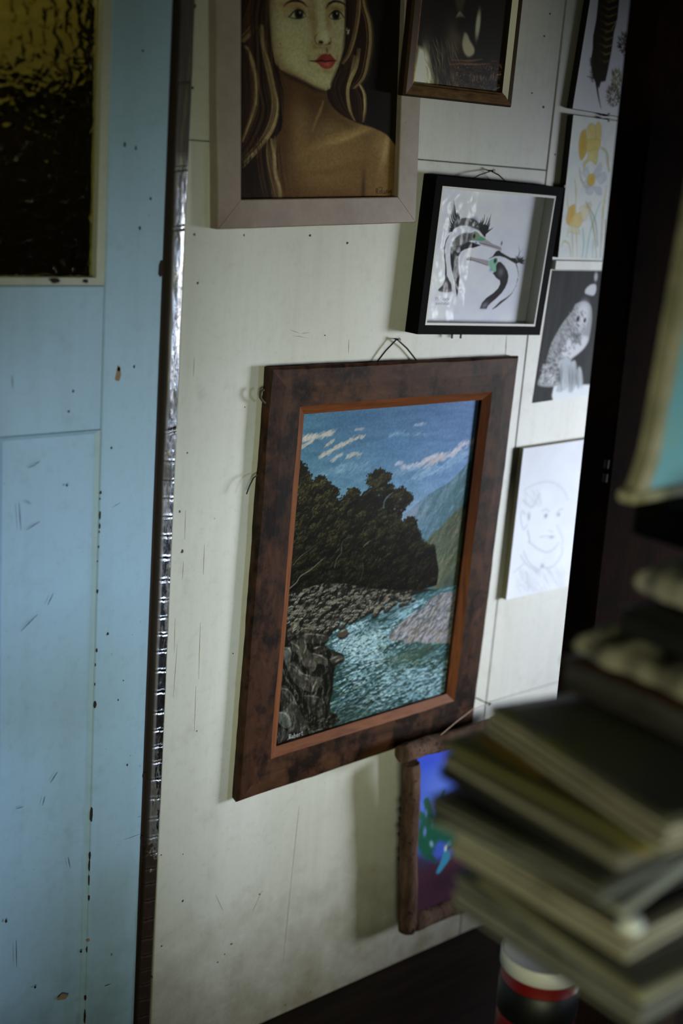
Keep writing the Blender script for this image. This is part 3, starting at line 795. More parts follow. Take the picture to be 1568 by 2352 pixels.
cloud([(310, 475), (370, 440), (430, 405), (480, 385), (540, 350), (620, 328)], 16, 170, LC, 8, .55)
cloud([(340, 400), (375, 375), (405, 352)], 10, 35, LC, 6, .4)
cloud([(390, 505), (420, 480), (450, 460)], 12, 45, (176, 180, 186), 7, .45)
cloud([(510, 480), (545, 455), (600, 468)], 18, 60, (186, 182, 182), 7, .45)
cloud([(560, 280), (620, 270)], 8, 20, LC, 6, .35); cloud([(990, 245), (1080, 235)], 8, 30, (160, 176, 200), 8, .35)
cloud([(820, 320), (880, 300), (960, 310), (1080, 310)], 14, 60, (140, 168, 198), 9, .3)
cloud([(910, 560), (1000, 545), (1060, 520), (1120, 480), (1180, 470), (1270, 460), (1310, 430), (1350, 390), (1440, 355)], 24, 330, (196, 192, 206), 8, .55)
cloud([(1080, 545), (1160, 500), (1230, 480)], 26, 140, (188, 178, 186), 7, .5)
cloud([(860, 530), (900, 522)], 12, 30, (180, 186, 204), 7, .4)
cloud([(1000, 640), (1150, 580), (1300, 500), (1420, 430)], 50, 200, (150, 182, 214), 13, .35)
cloud([(850, 600), (1000, 560), (1200, 560)], 40, 120, (148, 176, 208), 13, .3)
cloud([(330, 600), (500, 560), (650, 560)], 50, 100, (134, 170, 194), 13, .3)
# mountains
c.poly([(890, 990), (925, 900), (980, 850), (1040, 800), (1100, 755), (1180, 705), (1255, 665), (1310, 610), (1370, 545), (1450, 470), (1480, 1500), (1080, 1500), (1040, 1050)], (112, 140, 165), 2.0, 1, False, ((930, 900), (1420, 1000), (50, 84, 92)))
c.blob((1010, 900), 90, 90, (150, 160, 186), .55, .6); c.blob((1060, 1050), 60, 110, (84, 118, 150), .6)
c.poly([(1075, 1110), (1130, 1040), (1190, 1000), (1240, 930), (1300, 880), (1350, 840), (1400, 790), (1470, 700), (1490, 1560), (1140, 1480), (1110, 1250)], (88, 100, 84), 3.0, .95, False, ((1100, 1200), (1420, 1000), (58, 66, 50)))
mk = c.clipto([(900, 990), (980, 850), (1100, 755), (1255, 665), (1370, 545), (1470, 470), (1490, 1600), (1140, 1500), (1040, 1050)])
q = c.P([(1060, 560), (1480, 1480)])
for i in range(1500):
    x = R.uniform(q[:, 0].min(), q[:, 0].max() + 20); y = R.uniform(q[:, 1].min(), q[:, 1].max())
    far = y > c.P([(1250, 900)])[0][1] - (x - c.P([(1250, 900)])[0][0]) * -0.9
    col = R.choice([(70, 104, 118), (92, 122, 134), (60, 92, 96)]) if far else R.choice([(98, 100, 80), (66, 76, 58), (118, 112, 88), (54, 60, 44), (84, 92, 84)])
    c.dab(x, y, R.uniform(3, 8), R.uniform(1.2, 2.4), R.uniform(.9, 1.35), jit(col, .12, R), R.uniform(.15, .5))
c.clip = None
c.relief(c.fullmask([(1075, 1110), (1190, 1000), (1300, 880), (1400, 790), (1470, 700), (1490, 1560), (1140, 1480), (1110, 1250)], 6), 12, 2.6, 1.1, 407, [(124, 120, 94), (100, 104, 86), (134, 118, 96)], [(50, 58, 48), (62, 60, 44)], .6, .3, 1.0, (-.6, .6), 4, 1.0)
c.relief(c.fullmask([(930, 960), (1100, 760), (1255, 670), (1370, 550), (1470, 470), (1470, 700), (1300, 880), (1075, 1110)], 6), 14, 2.6, 1.1, 408, [(132, 160, 178), (110, 140, 150)], [(66, 100, 112), (60, 92, 92)], .45, .3, 1.0, (-.6, .6), 4, 1.0)
c.blob((1250, 1400), 90, 60, (52, 62, 62), .6)
# ground below the trees
c.setcrop(*B)
c.poly([(-100, 200), (170, 130), (500, 60), (900, 150), (1330, 190), (1600, 120), (1700, 1800), (-300, 1800)], (30, 30, 27), 3)
# river
c.poly([(1600, 120), (1500, 150), (1340, 185), (1150, 235), (950, 300), (800, 350), (650, 395), (560, 440), (470, 490), (500, 540), (440, 600), (470, 660), (590, 710), (560, 770), (500, 830), (480, 930), (500, 1000), (480, 1100), (500, 1190), (560, 1230), (500, 1290), (420, 1400), (1700, 1200)],
       (58, 92, 102), 2.5, 1, True, ((900, 300), (800, 1250), (36, 60, 64)))
water = c.clipto([(1600, 120), (1500, 150), (1340, 185), (1150, 235), (950, 300), (800, 350), (650, 395), (560, 440), (470, 490), (500, 540), (440, 600), (470, 660), (590, 710), (560, 770), (500, 830), (480, 930), (500, 1000), (480, 1100), (500, 1190), (560, 1230), (500, 1290), (420, 1400), (1700, 1200)], 2, True)
def region(fn, n, box, ln, wd, ang, cols, al):
    for i in range(n):
        X = R.uniform(box[0], box[2]); Y = R.uniform(box[1], box[3])
        if fn and not fn(X, Y): continue
        p = c.P([(X, Y)])[0]
        c.dab(p[0], p[1], R.uniform(*ln), R.uniform(*wd), R.gauss(*ang), jit(R.choice(cols), .13, R), R.uniform(*al))
LB = [(150, 186, 206), (122, 160, 184), (168, 196, 212)]; DT = [(24, 44, 48), (32, 56, 62), (28, 48, 40)]; GR = [(60, 84, 70), (74, 92, 66), (48, 72, 74)]
region(None, 900, (450, 200, 1500, 800), (4, 9), (1, 2), (.15, .3), DT + GR, (.3, .7))
region(None, 1500, (450, 750, 1500, 1350), (4, 12), (1.4, 3), (.1, .3), DT + GR, (.4, .8))
region(lambda X, Y: Y > 260 + (1150 - X) * .2, 420, (880, 270, 1250, 420), (4, 10), (1, 2), (.3, .15), LB, (.4, .8))
region(None, 650, (620, 440, 1000, 640), (3, 6), (1, 1.8), (.1, .5), LB, (.35, .85))
region(None, 500, (500, 560, 860, 760), (3, 6), (1.1, 2.0), (-.3, .6), LB, (.35, .9))
region(None, 330, (640, 700, 1100, 900), (4, 8), (1.3, 2.2), (.1, .5), LB, (.35, .85))
region(None, 620, (900, 820, 1430, 1080), (5, 11), (1.6, 3.2), (.12, .35), LB, (.4, .9))
region(None, 520, (540, 780, 1400, 1180), (4, 9), (1.2, 2.2), (.1, .35), [(96, 134, 156), (84, 118, 132), (110, 150, 170)], (.35, .8))
region(None, 260, (520, 1100, 1200, 1330), (3, 7), (1.1, 2), (.1, .3), [(120, 150, 158), (96, 124, 126), (110, 120, 92)], (.4, .8))
region(None, 130, (480, 850, 1100, 1250), (2, 4), (1, 1.6), (.1, .4), [(140, 130, 90), (110, 116, 70), (150, 150, 120)], (.4, .8))
region(None, 220, (840, 560, 1430, 800), (4, 8), (1.2, 2.2), (.2, .4), [(96, 106, 84), (70, 100, 84), (128, 116, 98), (120, 150, 150)], (.3, .7))
# crest lines of the waves
for i in range(210):
    X = R.uniform(520, 1420); Y = R.uniform(760, 1180); a = R.uniform(14, 34)
    pts = [(X + k * a, Y - k * a * .22 + (6 if k % 2 else -6) * R.uniform(.4, 1.2)) for k in range(R.choice([3, 4, 5]))]
    c.stroke(pts, [2, 9, 3], jit(R.choice([(160, 194, 212), (134, 172, 192)]), .1, R), 1.2, R.uniform(.45, .85))
    c.stroke([(p[0], p[1] + 13) for p in pts], [2, 9, 3], (24, 42, 46), 1.4, .5)
c.clip = None
c.relief(water, 9, 2.6, .22, 401, [(128, 166, 186), (104, 142, 158), (150, 184, 204), (92, 124, 122)], [(22, 40, 44), (34, 52, 48), (28, 50, 60)], .75, .35, 1.1, (-.3, .9), 3, 1.2)
for i in range(420):
    X = R.gauss(760, 150); Y = R.gauss(620, 90)
    p = c.P([(X, Y)])[0]; c.dab(p[0], p[1], R.uniform(2, 5), R.uniform(1, 2.2), R.uniform(-.5, .7), jit((176, 202, 214), .1, R), R.uniform(.35, .9) * water[int(np.clip(p[1], 0, c.H - 1)), int(np.clip(p[0], 0, c.W - 1))])
for i in range(520):
    X = R.uniform(560, 1430); Y = R.uniform(760, 1160)
    p = c.P([(X, Y)])[0]; k = water[int(np.clip(p[1], 0, c.H - 1)), int(np.clip(p[0], 0, c.W - 1))]
    c.dab(p[0], p[1], R.uniform(3, 7), R.uniform(1.2, 2.4), R.gauss(.12, .3), jit((20, 38, 40), .2, R), R.uniform(.3, .8) * k)
    if i % 2: c.dab(p[0] + 2, p[1] + 3, R.uniform(3, 7), R.uniform(1.0, 2.0), R.gauss(.12, .3), jit((172, 200, 214), .1, R), R.uniform(.4, .9) * k)
c.blob((1180, 700), 200, 60, (58, 74, 58), .5, .2); c.blob((900, 420), 200, 50, (30, 50, 54), .5, .35); c.blob((1050, 720), 150, 70, (54, 76, 66), .45, .2); c.blob((620, 1160), 160, 90, (30, 46, 46), .5, .2)
# far right shingle bank
bank = [(1600, 175), (1500, 200), (1380, 215), (1300, 250), (1220, 330), (1100, 410), (1010, 490), (950, 560), (980, 600), (1060, 590), (1090, 620), (1180, 600), (1240, 620), (1330, 610), (1430, 615), (1600, 600)]
c.poly(bank, (104, 112, 122), 3, 1, True)
c.clipto(bank, 3, True)
region(None, 1300, (930, 180, 1500, 640), (3, 9), (1.4, 2.8), (.75, .3), [(146, 148, 164), (126, 132, 146), (112, 106, 104), (90, 96, 104), (72, 80, 84), (136, 122, 110), (164, 166, 180)], (.4, .85))
region(lambda X, Y: Y > 480, 180, (1020, 430, 1480, 620), (6, 10), (3, 4.5), (.35, .3), [(150, 148, 160), (132, 132, 144), (128, 116, 108)], (.5, .85))
for i in range(120):
    X = R.uniform(1000, 1480); Y = R.uniform(300, 610); c.stroke([(X, Y), (X + 18, Y - 12), (X + 36, Y - 34)], [1, 5, 1], (52, 56, 60), 1.1, .55)
c.clip = None
c.relief(c.fullmask(bank, 3, True), 9, 1.8, .7, 402, [(170, 170, 186), (146, 144, 152), (156, 146, 138)], [(62, 68, 76), (80, 80, 84), (84, 74, 66)], .8, .2, 1.2, (-.5, .8), 3, 1.0)
# left bank rocks, smaller far away
def rock(X, Y, r, a=0.0):
    p = c.P([(X, Y)])[0]; k = c.k * r
    c.dab(p[0], p[1] - k * .25, k * 1.25, k * .8, a, (22, 21, 19), .85)
    g = R.uniform(.75, 1.1); c.dab(p[0], p[1] + k * .1, k * 1.0, k * .55, a + .2, (66 * g, 64 * g, 56 * g), .8)
    for j in range(3):
        o = (j - 1) * k * .5
        c.dab(p[0] + o, p[1] + k * (.42 - .12 * abs(j - 1)), k * .42, max(.9, k * .15), a + R.uniform(-.2, .6) - (j - 1) * .4, jit((158, 156, 148), .15, R), R.uniform(.5, .9))
pts = []
for i in range(520):
    X = R.uniform(150, 1150); Y = R.uniform(70, 540)
    topl = 90 + (X - 150) * .1 if X < 600 else 140 + (X - 600) * .09
    bot = 520 - (X - 480) * .36 if X > 480 else 540
    if topl < Y < bot: pts.append((Y, X))
for Y, X in sorted(pts): rock(X, Y, 9 + (Y - 70) * .05 + R.uniform(-2, 6) if Y < 330 else R.uniform(20, 34), R.uniform(-.1, .5))
# dark bank under the trees
for i in range(300):
    X = R.uniform(160, 1100); Y = 60 + R.uniform(0, 90) + (X > 600) * 30; p = c.P([(X, Y)])[0]; c.dab(p[0], p[1], R.uniform(3, 7), R.uniform(1.5, 3), R.uniform(0, 1), (20, 19, 16), .5)
# big boulders in the near left corner, each with its own ridge lights
def boulder(pts, col, lights):
    c.poly([(a, b_ + 14) for a, b_ in pts], (14, 13, 12), 3, .85, True); c.poly(pts, col, 2.2, 1, True)
    b_ = pts; n_ = len(b_)
    for l in lights: c.stroke(l, [2, 10, 4], jit((168, 166, 160), .12, R), 2.2, R.uniform(.5, .85))
def hatch(x0, y0, x1, y1, n_, ln, ang, col=(176, 174, 168), w_=5, al=.6):
    for i in range(n_):
        t_ = i / max(1, n_ - 1) + R.uniform(-.04, .04); X = x0 + (x1 - x0) * t_; Y = y0 + (y1 - y0) * t_; L = ln * R.uniform(.35, .8); a = ang + R.uniform(-.18, .18)
        c.stroke([(X, Y), (X + L * .5 * math.cos(a) + 5, Y + L * .5 * math.sin(a)), (X + L * math.cos(a), Y + L * math.sin(a))], [1, w_ * .6, 1], jit(col, .15, R), 1.5, al * R.uniform(.3, .6))
c.poly([(60, 620), (150, 560), (300, 590), (480, 680), (540, 760), (510, 860), (500, 1010), (470, 1150), (540, 1210), (420, 1330), (0, 1520), (-60, 1400)], (20, 19, 17), 3, 1, True)
boulder([(200, 540), (300, 535), (420, 545), (470, 570), (440, 610), (330, 622), (240, 600)], (44, 42, 38), [[(260, 550), (340, 545), (440, 560)]])
hatch(270, 560, 450, 570, 9, 60, 1.15, (140, 138, 130), 5, .55)
boulder([(160, 600), (220, 588), (275, 590), (290, 650), (340, 710), (375, 770), (350, 840), (270, 800), (230, 720), (185, 680)], (62, 60, 55), [[(275, 592), (285, 650), (270, 700)], [(165, 610), (215, 640), (230, 660)]])
hatch(180, 615, 260, 640, 7, 60, .9, (156, 152, 144)); hatch(250, 700, 360, 790, 8, 70, 1.7, (150, 146, 138))
boulder([(330, 700), (400, 705), (455, 735), (465, 800), (420, 790), (370, 760)], (54, 52, 48), [[(335, 700), (400, 715), (450, 750)]])
hatch(370, 720, 440, 760, 6, 44, 1.2, (150, 148, 140))
boulder([(480, 740), (540, 715), (600, 735), (560, 760), (500, 785)], (60, 58, 54), [[(490, 745), (540, 722)], [(520, 765), (570, 740)]])
boulder([(530, 545), (570, 520), (600, 505), (625, 530), (600, 565), (560, 570)], (70, 62, 54), [[(560, 530), (600, 510)]])
boulder([(340, 655), (390, 640), (440, 650), (420, 690), (370, 690)], (44, 41, 37), [[(350, 660), (400, 645)]])
boulder([(110, 650), (160, 650), (175, 700), (160, 760), (150, 830), (115, 760)], (74, 76, 76), [[(115, 655), (150, 660), (165, 690)]])
hatch(120, 680, 150, 760, 6, 40, .6, (160, 162, 162), 6)
boulder([(150, 770), (200, 770), (250, 830), (300, 880), (400, 890), (400, 960), (340, 1010), (270, 990), (200, 940), (150, 850)], (56, 54, 50), [[(155, 780), (200, 800), (240, 850), (280, 870), (320, 880)], [(380, 900), (350, 960), (330, 1030)]])
hatch(160, 800, 300, 900, 14, 62, 1.2, (184, 184, 180), 7, .75); hatch(230, 930, 300, 960, 6, 60, 1.3, (150, 148, 142))
boulder([(80, 960), (130, 960), (170, 1020), (210, 1090), (250, 1180), (300, 1290), (170, 1330), (100, 1180)], (46, 46, 42), [[(160, 1000), (190, 1060), (210, 1110)], [(90, 980), (140, 990), (165, 1020)]])
hatch(90, 985, 190, 1090, 12, 70, 1.25, (176, 176, 166), 7, .75); hatch(180, 1060, 220, 1110, 4, 40, 1.3, (210, 210, 206), 8, .8)
boulder([(270, 1040), (390, 1045), (440, 1120), (430, 1200), (330, 1180)], (34, 33, 30), [[(275, 1040), (330, 1040), (390, 1052)]])
boulder([(60, 1170), (120, 1160), (160, 1210), (170, 1270), (130, 1300), (70, 1260)], (70, 74, 72), [[(70, 1175), (120, 1180), (160, 1230)]])
hatch(75, 1190, 150, 1240, 7, 60, 1.4, (140, 146, 144), 6)
boulder([(60, 1290), (110, 1300), (150, 1370), (60, 1400)], (44, 46, 44), []); hatch(70, 1300, 110, 1330, 5, 70, 1.5, (124, 128, 126), 5, .5)
c.stroke([(100, 820), (130, 900), (170, 960), (220, 1030)], [4, 10, 4], (112, 108, 100), 2, .6)
for i in range(90): X = R.uniform(300, 620); Y = R.uniform(1180, 1300) + (560 - X) * .28; p = c.P([(X, Y)])[0]; c.dab(p[0], p[1], R.uniform(2, 5), R.uniform(1.2, 2.4), R.uniform(0, .6), jit(R.choice([(120, 118, 104), (84, 84, 70), (60, 60, 50)]), .15, R), R.uniform(.3, .75))
nr = c.fullmask([(60, 540), (150, 540), (300, 535), (440, 545), (500, 600), (480, 680), (600, 735), (540, 770), (510, 860), (480, 950), (470, 1150), (540, 1210), (420, 1330), (0, 1520), (-60, 1400)], 6)
c.relief(nr, 24, 1.9, -1.0, 403, [(150, 148, 142), (118, 116, 108), (96, 94, 86)], [(14, 13, 12), (22, 21, 19)], .42, .5, .9, (-.7, .7), 4, 1.6)
c.relief(nr, 7, 2.6, -1.1, 404, [(170, 168, 160), (110, 108, 100)], [(12, 11, 10)], .35, .6, .9, (-.7, .7), 3, 1.0)
fr = c.fullmask([(120, 180), (300, 90), (560, 80), (1000, 180), (1150, 230), (800, 350), (650, 395), (500, 470), (440, 560), (100, 560)], 8)
c.relief(fr, 12, 1.5, .5, 405, [(142, 138, 128), (108, 104, 94), (84, 80, 70)], [(14, 13, 12), (26, 25, 22)], .7, .35, 1.0, (-.6, .8), 4, 1.4)
# trees
c.setcrop(*A)
sil = [(60, 480), (165, 510), (185, 545), (208, 555), (215, 600), (240, 615), (240, 660), (262, 665), (268, 640), (300, 618), (330, 620), (345, 650), (370, 660), (380, 690), (410, 695), (440, 715), (438, 745), (425, 770), (405, 797), (440, 800), (462, 795), (470, 775), (495, 765), (500, 735), (530, 712),
       (560, 708), (592, 725), (592, 760), (583, 792), (600, 770), (640, 730), (665, 715), (700, 700), (680, 690), (650, 680), (648, 650), (665, 630), (660, 610), (690, 598), (715, 575), (745, 565), (780, 590), (820, 600), (830, 620), (815, 650), (790, 660), (800, 682), (835, 680), (845, 705), (840, 735), (860, 720),
       (880, 715), (905, 702), (930, 715), (945, 735), (970, 750), (988, 775), (980, 800), (965, 820), (932, 840), (925, 870), (905, 890), (890, 962), (925, 950), (945, 925), (975, 918), (1000, 930), (1015, 970), (1010, 1000), (1040, 1040), (1050, 1090), (1100, 1125), (1140, 1130), (1155, 1180), (1160, 1230),
       (1172, 1290), (1172, 1340), (1160, 1420), (1040, 1455), (850, 1455), (650, 1440), (520, 1410), (350, 1400), (200, 1440), (40, 1500)]
c.poly(sil, (30, 29, 20), 1.6)
ps = c.P(sil)
for i in range(len(ps) - 12):
    a, b_ = ps[i], ps[i + 1]; L = np.linalg.norm(b_ - a)
    for k in range(int(L / 1.6) + 1):
        p = a + (b_ - a) * R.random(); c.dab(p[0] + R.gauss(0, 1.7), p[1] + R.gauss(0, 1.7), R.uniform(1.4, 3.2), R.uniform(1, 2.2), R.uniform(0, 3), jit((34, 33, 22), .2, R), .9)
tm = c.clipto(sil, 3)
idx = np.argwhere(tm > .9)
def pick(): j = idx[R.randrange(len(idx))]; return float(j[1]), float(j[0])
for i in range(900):       # soft depth between the masses
    x, y = pick(); c.blob((x, y), R.uniform(5, 14), R.uniform(4, 9), R.choice([(16, 15, 10), (24, 22, 15), (44, 42, 28)]), .35, R.uniform(.2, 1), raw=True)
ytop = c.P([(700, 600)])[0][1]; ybot = c.P([(700, 1430)])[0][1]
cl = sorted([pick() for _ in range(210)], key=lambda p: -p[1])
for x, y in cl:       # clumps of foliage, each lit along its upper edge and dark beneath
    f = min(1, max(0, (y - ybot) / (ytop - ybot))); k = R.uniform(9, 20) * (.8 + .3 * f); an = R.uniform(.35, .8)
    c.blob((x, y - k * .5), k * 1.0, k * .6, (13, 12, 9), .75, an, raw=True)
    c.blob((x, y + k * .1), k * .8, k * .5, (36 + 16 * f, 35 + 14 * f, 22 + 6 * f), .6, an, raw=True)
    lit = (66 + 44 * f, 64 + 40 * f, 42 + 22 * f)
    for j in range(int(k * 1.8)):
        t_ = R.gauss(0, .55); rr_ = k * R.uniform(.45, 1.0)
        px_, py_ = x + math.cos(an + PI / 2 + t_ * 1.3) * rr_, y + math.sin(an + PI / 2 + t_ * 1.3) * rr_ * .7
        c.dab(px_, py_, R.uniform(1.0, 2.8), R.uniform(.8, 1.4), R.uniform(.3, 1.1), jit(lit, .25, R), R.uniform(.25, .7))
c.relief(tm, 8, 1.5, .7, 406, [(96, 94, 66), (74, 72, 48)], [(12, 11, 8), (18, 17, 12)], .5, .55, 1.0, (-.5, .8), 3, 1.2)
gy = np.clip((np.arange(c.H) - ybot) / (ytop - ybot), 0, 1)[:, None]
c.a *= (1 - tm * (1 - (.55 + .45 * gy)))[..., None]
for i in range(200):
    x, y = pick(); c.dab(x, y, R.uniform(1, 2), R.uniform(.8, 1.2), R.uniform(.2, 1.3), (126, 128, 106), R.uniform(.2, .5))
c.clip = None
for p_, w_, col, al in (([(80, 1445), (130, 1400), (160, 1355), (230, 1310), (300, 1250), (345, 1210)], [7, 7, 5, 2], (128, 122, 112), .8), ([(100, 1280), (160, 1210), (220, 1165), (300, 1100)], [3, 6, 3, 2], (104, 100, 90), .7),
                        ([(410, 1290), (425, 1230), (460, 1180), (462, 1120), (490, 1080), (540, 1070)], [6, 6, 5, 3, 2], (92, 88, 78), .8), ([(600, 1390), (620, 1300), (615, 1250)], [5, 5, 3], (66, 64, 56), .7),
                        ([(620, 1140), (650, 1110), (668, 1095)], [3, 5, 2], (140, 134, 110), .8), ([(240, 940), (252, 900), (245, 860)], [3, 4, 2], (96, 92, 74), .7), ([(655, 1060), (640, 1010)], [3, 2], (80, 76, 64), .6), ([(700, 1000), (730, 1010)], [3, 2], (90, 84, 72), .6)):
    c.stroke(p_, w_, col, 1.1, al)
c.stroke([(770, 850), (778, 800), (805, 765), (838, 740)], [4, 8, 7, 4], (104, 132, 156), 1.5, .75)
for pt in ((770, 850), (895, 790), (900, 870), (735, 760), (850, 860)): c.blob(pt, 8, 6, (112, 136, 158), .7)
c.setcrop(*B)
write(c, 'Robert', (150, 1385), (268, 1352), 34, 4.5, (186, 190, 196), .85)
c.stroke([(140, 1390), (165, 1372), (190, 1375)], 4, (186, 190, 196), 1, .8)
write(c, 'Long', (310, 1345), (420, 1315), 26, 4, (120, 124, 120), .6)
c.mul(fbm(c.H, c.W, 3, 3, 77, 2), .10)
c.build('painted_canvas', fb, -0.0045, M['oil'], 1.0)

# ------------------------------------------------------------------ the portrait
lx, lz = 0.0395, 0.0395
c = Canvas(QP, lx, lz, QP.w - 2 * lx, QP.h - 2 * lz, 0.0095, 1100, (16, 13, 9))
P_ = (480, 0, 0.31888); Q_ = (550, 0, 0.20408)
c.setcrop(*P_)
c.a *= (0.8 + 0.4 * fbm(c.H, c.W, 60, 12, 5))[..., None]
HB = (27, 17, 11)
# hair masses behind
c.poly([(200, -900), (420, -950), (900, -950), (1080, -600), (1120, -50), (1165, 150), (1172, 300), (1140, 500), (1108, 600), (1130, 700), (1130, 890), (1040, 880), (920, 800), (850, 720), (840, 640), (600, 560), (470, 640), (510, 850), (490, 1000), (500, 1200), (525, 1440), (200, 1460)], HB, 3, 1, False)
def hair(pts, n_, spread, cols, w0=4, al=.6, jx=None):
    for i in range(n_):
        o = R.gauss(0, 1) * spread; s0 = R.uniform(.3, 1.2); w_ = R.uniform(.5, 1.2) * w0
        c.stroke([(x + o * (s0 if k else 1), y + o * .25 + R.uniform(-2, 2)) for k, (x, y) in enumerate(pts)], [w_ * .4, w_, w_ * .8, w_ * .3], jit(R.choice(cols), .2, R), 1.1, al * R.uniform(.4, 1.1))
DK = [(16, 9, 6), (22, 13, 9), (12, 8, 5)]; BR = [(56, 37, 24), (46, 29, 19), (70, 50, 32)]; LT = [(128, 114, 80), (108, 92, 62), (146, 132, 98)]
# body
body = [(500, 480), (515, 560), (520, 700), (530, 900), (490, 980), (470, 1000), (500, 1200), (525, 1460), (1420, 1460), (1356, 1240), (1352, 1080), (1320, 1020), (1270, 965), (1190, 925), (1100, 895), (1010, 860), (930, 810), (880, 760), (850, 700), (848, 600), (800, 500)]
c.poly(body, (94, 78, 52), 3, 1, True, ((700, 800), (900, 1440), (84, 62, 36)))
bm = c.clipto(body, 3, True)
SB = (58, 38, 22); SL = (134, 112, 74)
for p, rx, ry, col, al, an in (((640, 660), 220, 90, (40, 26, 16), .85, -.35), ((560, 900), 90, 300, (48, 32, 20), .6, 0), ((700, 670), 190, 60, SB, .7, -.25), ((560, 760), 60, 260, SB, .75, 0), ((520, 1200), 50, 260, SB, .75, 0), ((600, 1400), 120, 60, SB, .6, 0), ((850, 1440), 300, 50, SB, .6, 0), ((1350, 1150), 30, 200, SB, .7, 0), ((840, 760), 40, 90, SB, .55, -.6),
                               ((1000, 900), 200, 30, SB, .5, -.4), ((740, 960), 50, 90, SB, .35, 0), ((930, 1000), 200, 26, SL, .55, .3), ((1060, 960), 120, 24, SL, .5, .3), ((900, 1130), 230, 120, (112, 88, 54), .5, .2), ((1270, 1080), 26, 90, (160, 142, 108), .6, -.25),
                               ((1230, 1030), 60, 60, SL, .4, 0), ((850, 1240), 230, 14, (80, 56, 32), .4, .1), ((1000, 1190), 160, 12, (82, 58, 34), .4, .15), ((1110, 1370), 14, 90, (44, 26, 16), .85, 0), ((1240, 1300), 70, 150, (112, 88, 56), .4, 0), ((640, 900), 60, 160, (116, 92, 58), .4, 0), ((600, 1330), 80, 120, SB, .3, 0)):
    c.blob(p, rx, ry, col, al, an)
c.stroke([(822, 730), (800, 800), (770, 870), (745, 940)], [5, 16, 10, 4], (128, 108, 72), 5, .6)
c.stroke([(850, 1035), (950, 1010), (1040, 975), (1130, 935)], [6, 18, 14, 5], (138, 116, 80), 6, .5)
c.clip = None
# right hair over shoulder
c.poly([(985, -300), (1080, -350), (1120, -50), (1165, 150), (1172, 300), (1140, 500), (1105, 600), (1130, 700), (1128, 885), (1090, 885), (1040, 868), (940, 800), (870, 700), (850, 650), (905, 580), (945, 480), (978, 350), (988, 150)], (30, 18, 12), 3, 1, True)
# face
face = [(300, -60), (300, 100), (318, 250), (340, 400), (356, 560), (395, 690), (480, 790), (600, 862), (740, 930), (850, 990), (950, 1017), (1020, 992), (1062, 900), (1100, 790), (1150, 680), (1180, 560), (1190, 400), (1192, 200), (1195, 0), (1185, -200), (1050, -420), (760, -520), (500, -440), (350, -240)]
c.setcrop(*Q_)
c.poly([(a, b_ + 30) for a, b_ in face], (34, 22, 12), 9, .6, True)
c.poly(face, (132, 126, 96), 2.5, 1, True); c.clipto(face, 3, True)
for p, rx, ry, col, al, an in (((320, 300), 80, 400, (62, 46, 26), .85, .05), ((400, 620), 110, 150, (80, 60, 34), .6, 0), ((560, 840), 200, 60, (74, 54, 32), .6, -.45), ((430, 730), 140, 60, (84, 62, 36), .75, -.7), ((640, 880), 240, 34, (84, 62, 38), .8, -.45), ((900, 1010), 160, 26, (84, 66, 40), .75, -.2), ((1195, 450), 20, 300, (90, 72, 46), .7, 0),
                               ((500, 330), 160, 200, (144, 142, 108), .5, 0), ((620, 700), 190, 120, (146, 144, 110), .55, -.4), ((940, 880), 120, 90, (142, 140, 104), .5, 0), ((840, 330), 26, 170, (96, 74, 44), .6, .05), ((800, 170), 40, 110, (104, 80, 48), .6, .2), ((610, 60), 130, 26, (108, 78, 46), .7, .05),
                               ((520, 150), 60, 60, (104, 80, 50), .4, 0), ((1090, 90), 100, 26, (112, 84, 50), .65, 0), ((985, 170), 24, 110, (108, 84, 52), .6, 0), ((1010, 330), 26, 140, (112, 88, 56), .5, .05), ((930, 240), 34, 150, (150, 150, 120), .55, .08), ((975, 420), 44, 50, (160, 160, 130), .75, 0), ((900, 440), 40, 50, (140, 132, 96), .5, 0),
                               ((900, 530), 100, 20, (100, 80, 50), .55, 0), ((980, 570), 20, 30, (96, 74, 48), .5, 0), ((980, 800), 80, 16, (104, 90, 56), .55, 0), ((660, 230), 110, 20, (110, 112, 84), .5, 0), ((1090, 240), 80, 16, (112, 114, 86), .5, 0), ((780, 650), 20, 50, (100, 88, 58), .5, 0), ((1100, 660), 14, 50, (100, 86, 58), .5, 0), ((700, 400), 120, 160, (130, 126, 90), .35, 0)):
    c.blob(p, rx, ry, col, al, an)
c.clip = None
INK = (16, 12, 8)
def eye(cx, cy, pts, iris, r_):
    c.poly(pts, (128, 126, 100), 1.2, 1, True); c.clipto(pts, 1.5, True); c.blob(iris, r_, r_, (18, 16, 12), 1, 0, 4); c.blob(iris, r_ * .5, r_ * .5, (6, 5, 4), 1, 0, 3); c.blob((iris[0] + 12, iris[1] - 14), 8, 8, (170, 170, 150), .8); c.clip = None
eye(650, 160, [(565, 195), (600, 145), (655, 108), (705, 125), (748, 180), (700, 205), (630, 208)], (668, 155), 42)
eye(1085, 165, [(1003, 192), (1040, 140), (1080, 120), (1125, 135), (1155, 195), (1100, 218), (1040, 212)], (1083, 165), 38)
c.stroke([(545, 192), (570, 178), (600, 140), (650, 106), (705, 120), (735, 155), (750, 182)], [3, 12, 10, 10, 8, 3], INK, 1.5, .95)
c.stroke([(560, 196), (610, 206), (680, 210), (750, 184)], [3, 7, 6, 3], INK, 1.3, .85)
c.stroke([(1000, 192), (1035, 145), (1080, 118), (1125, 132), (1150, 160), (1175, 200)], [3, 10, 10, 10, 5], INK, 1.5, .95)
c.stroke([(1008, 196), (1050, 216), (1100, 220), (1150, 200)], [3, 6, 6, 3], INK, 1.3, .85)
c.stroke([(570, 130), (620, 95), (690, 92), (745, 130)], [2, 6, 3], (70, 44, 24), 3, .6)
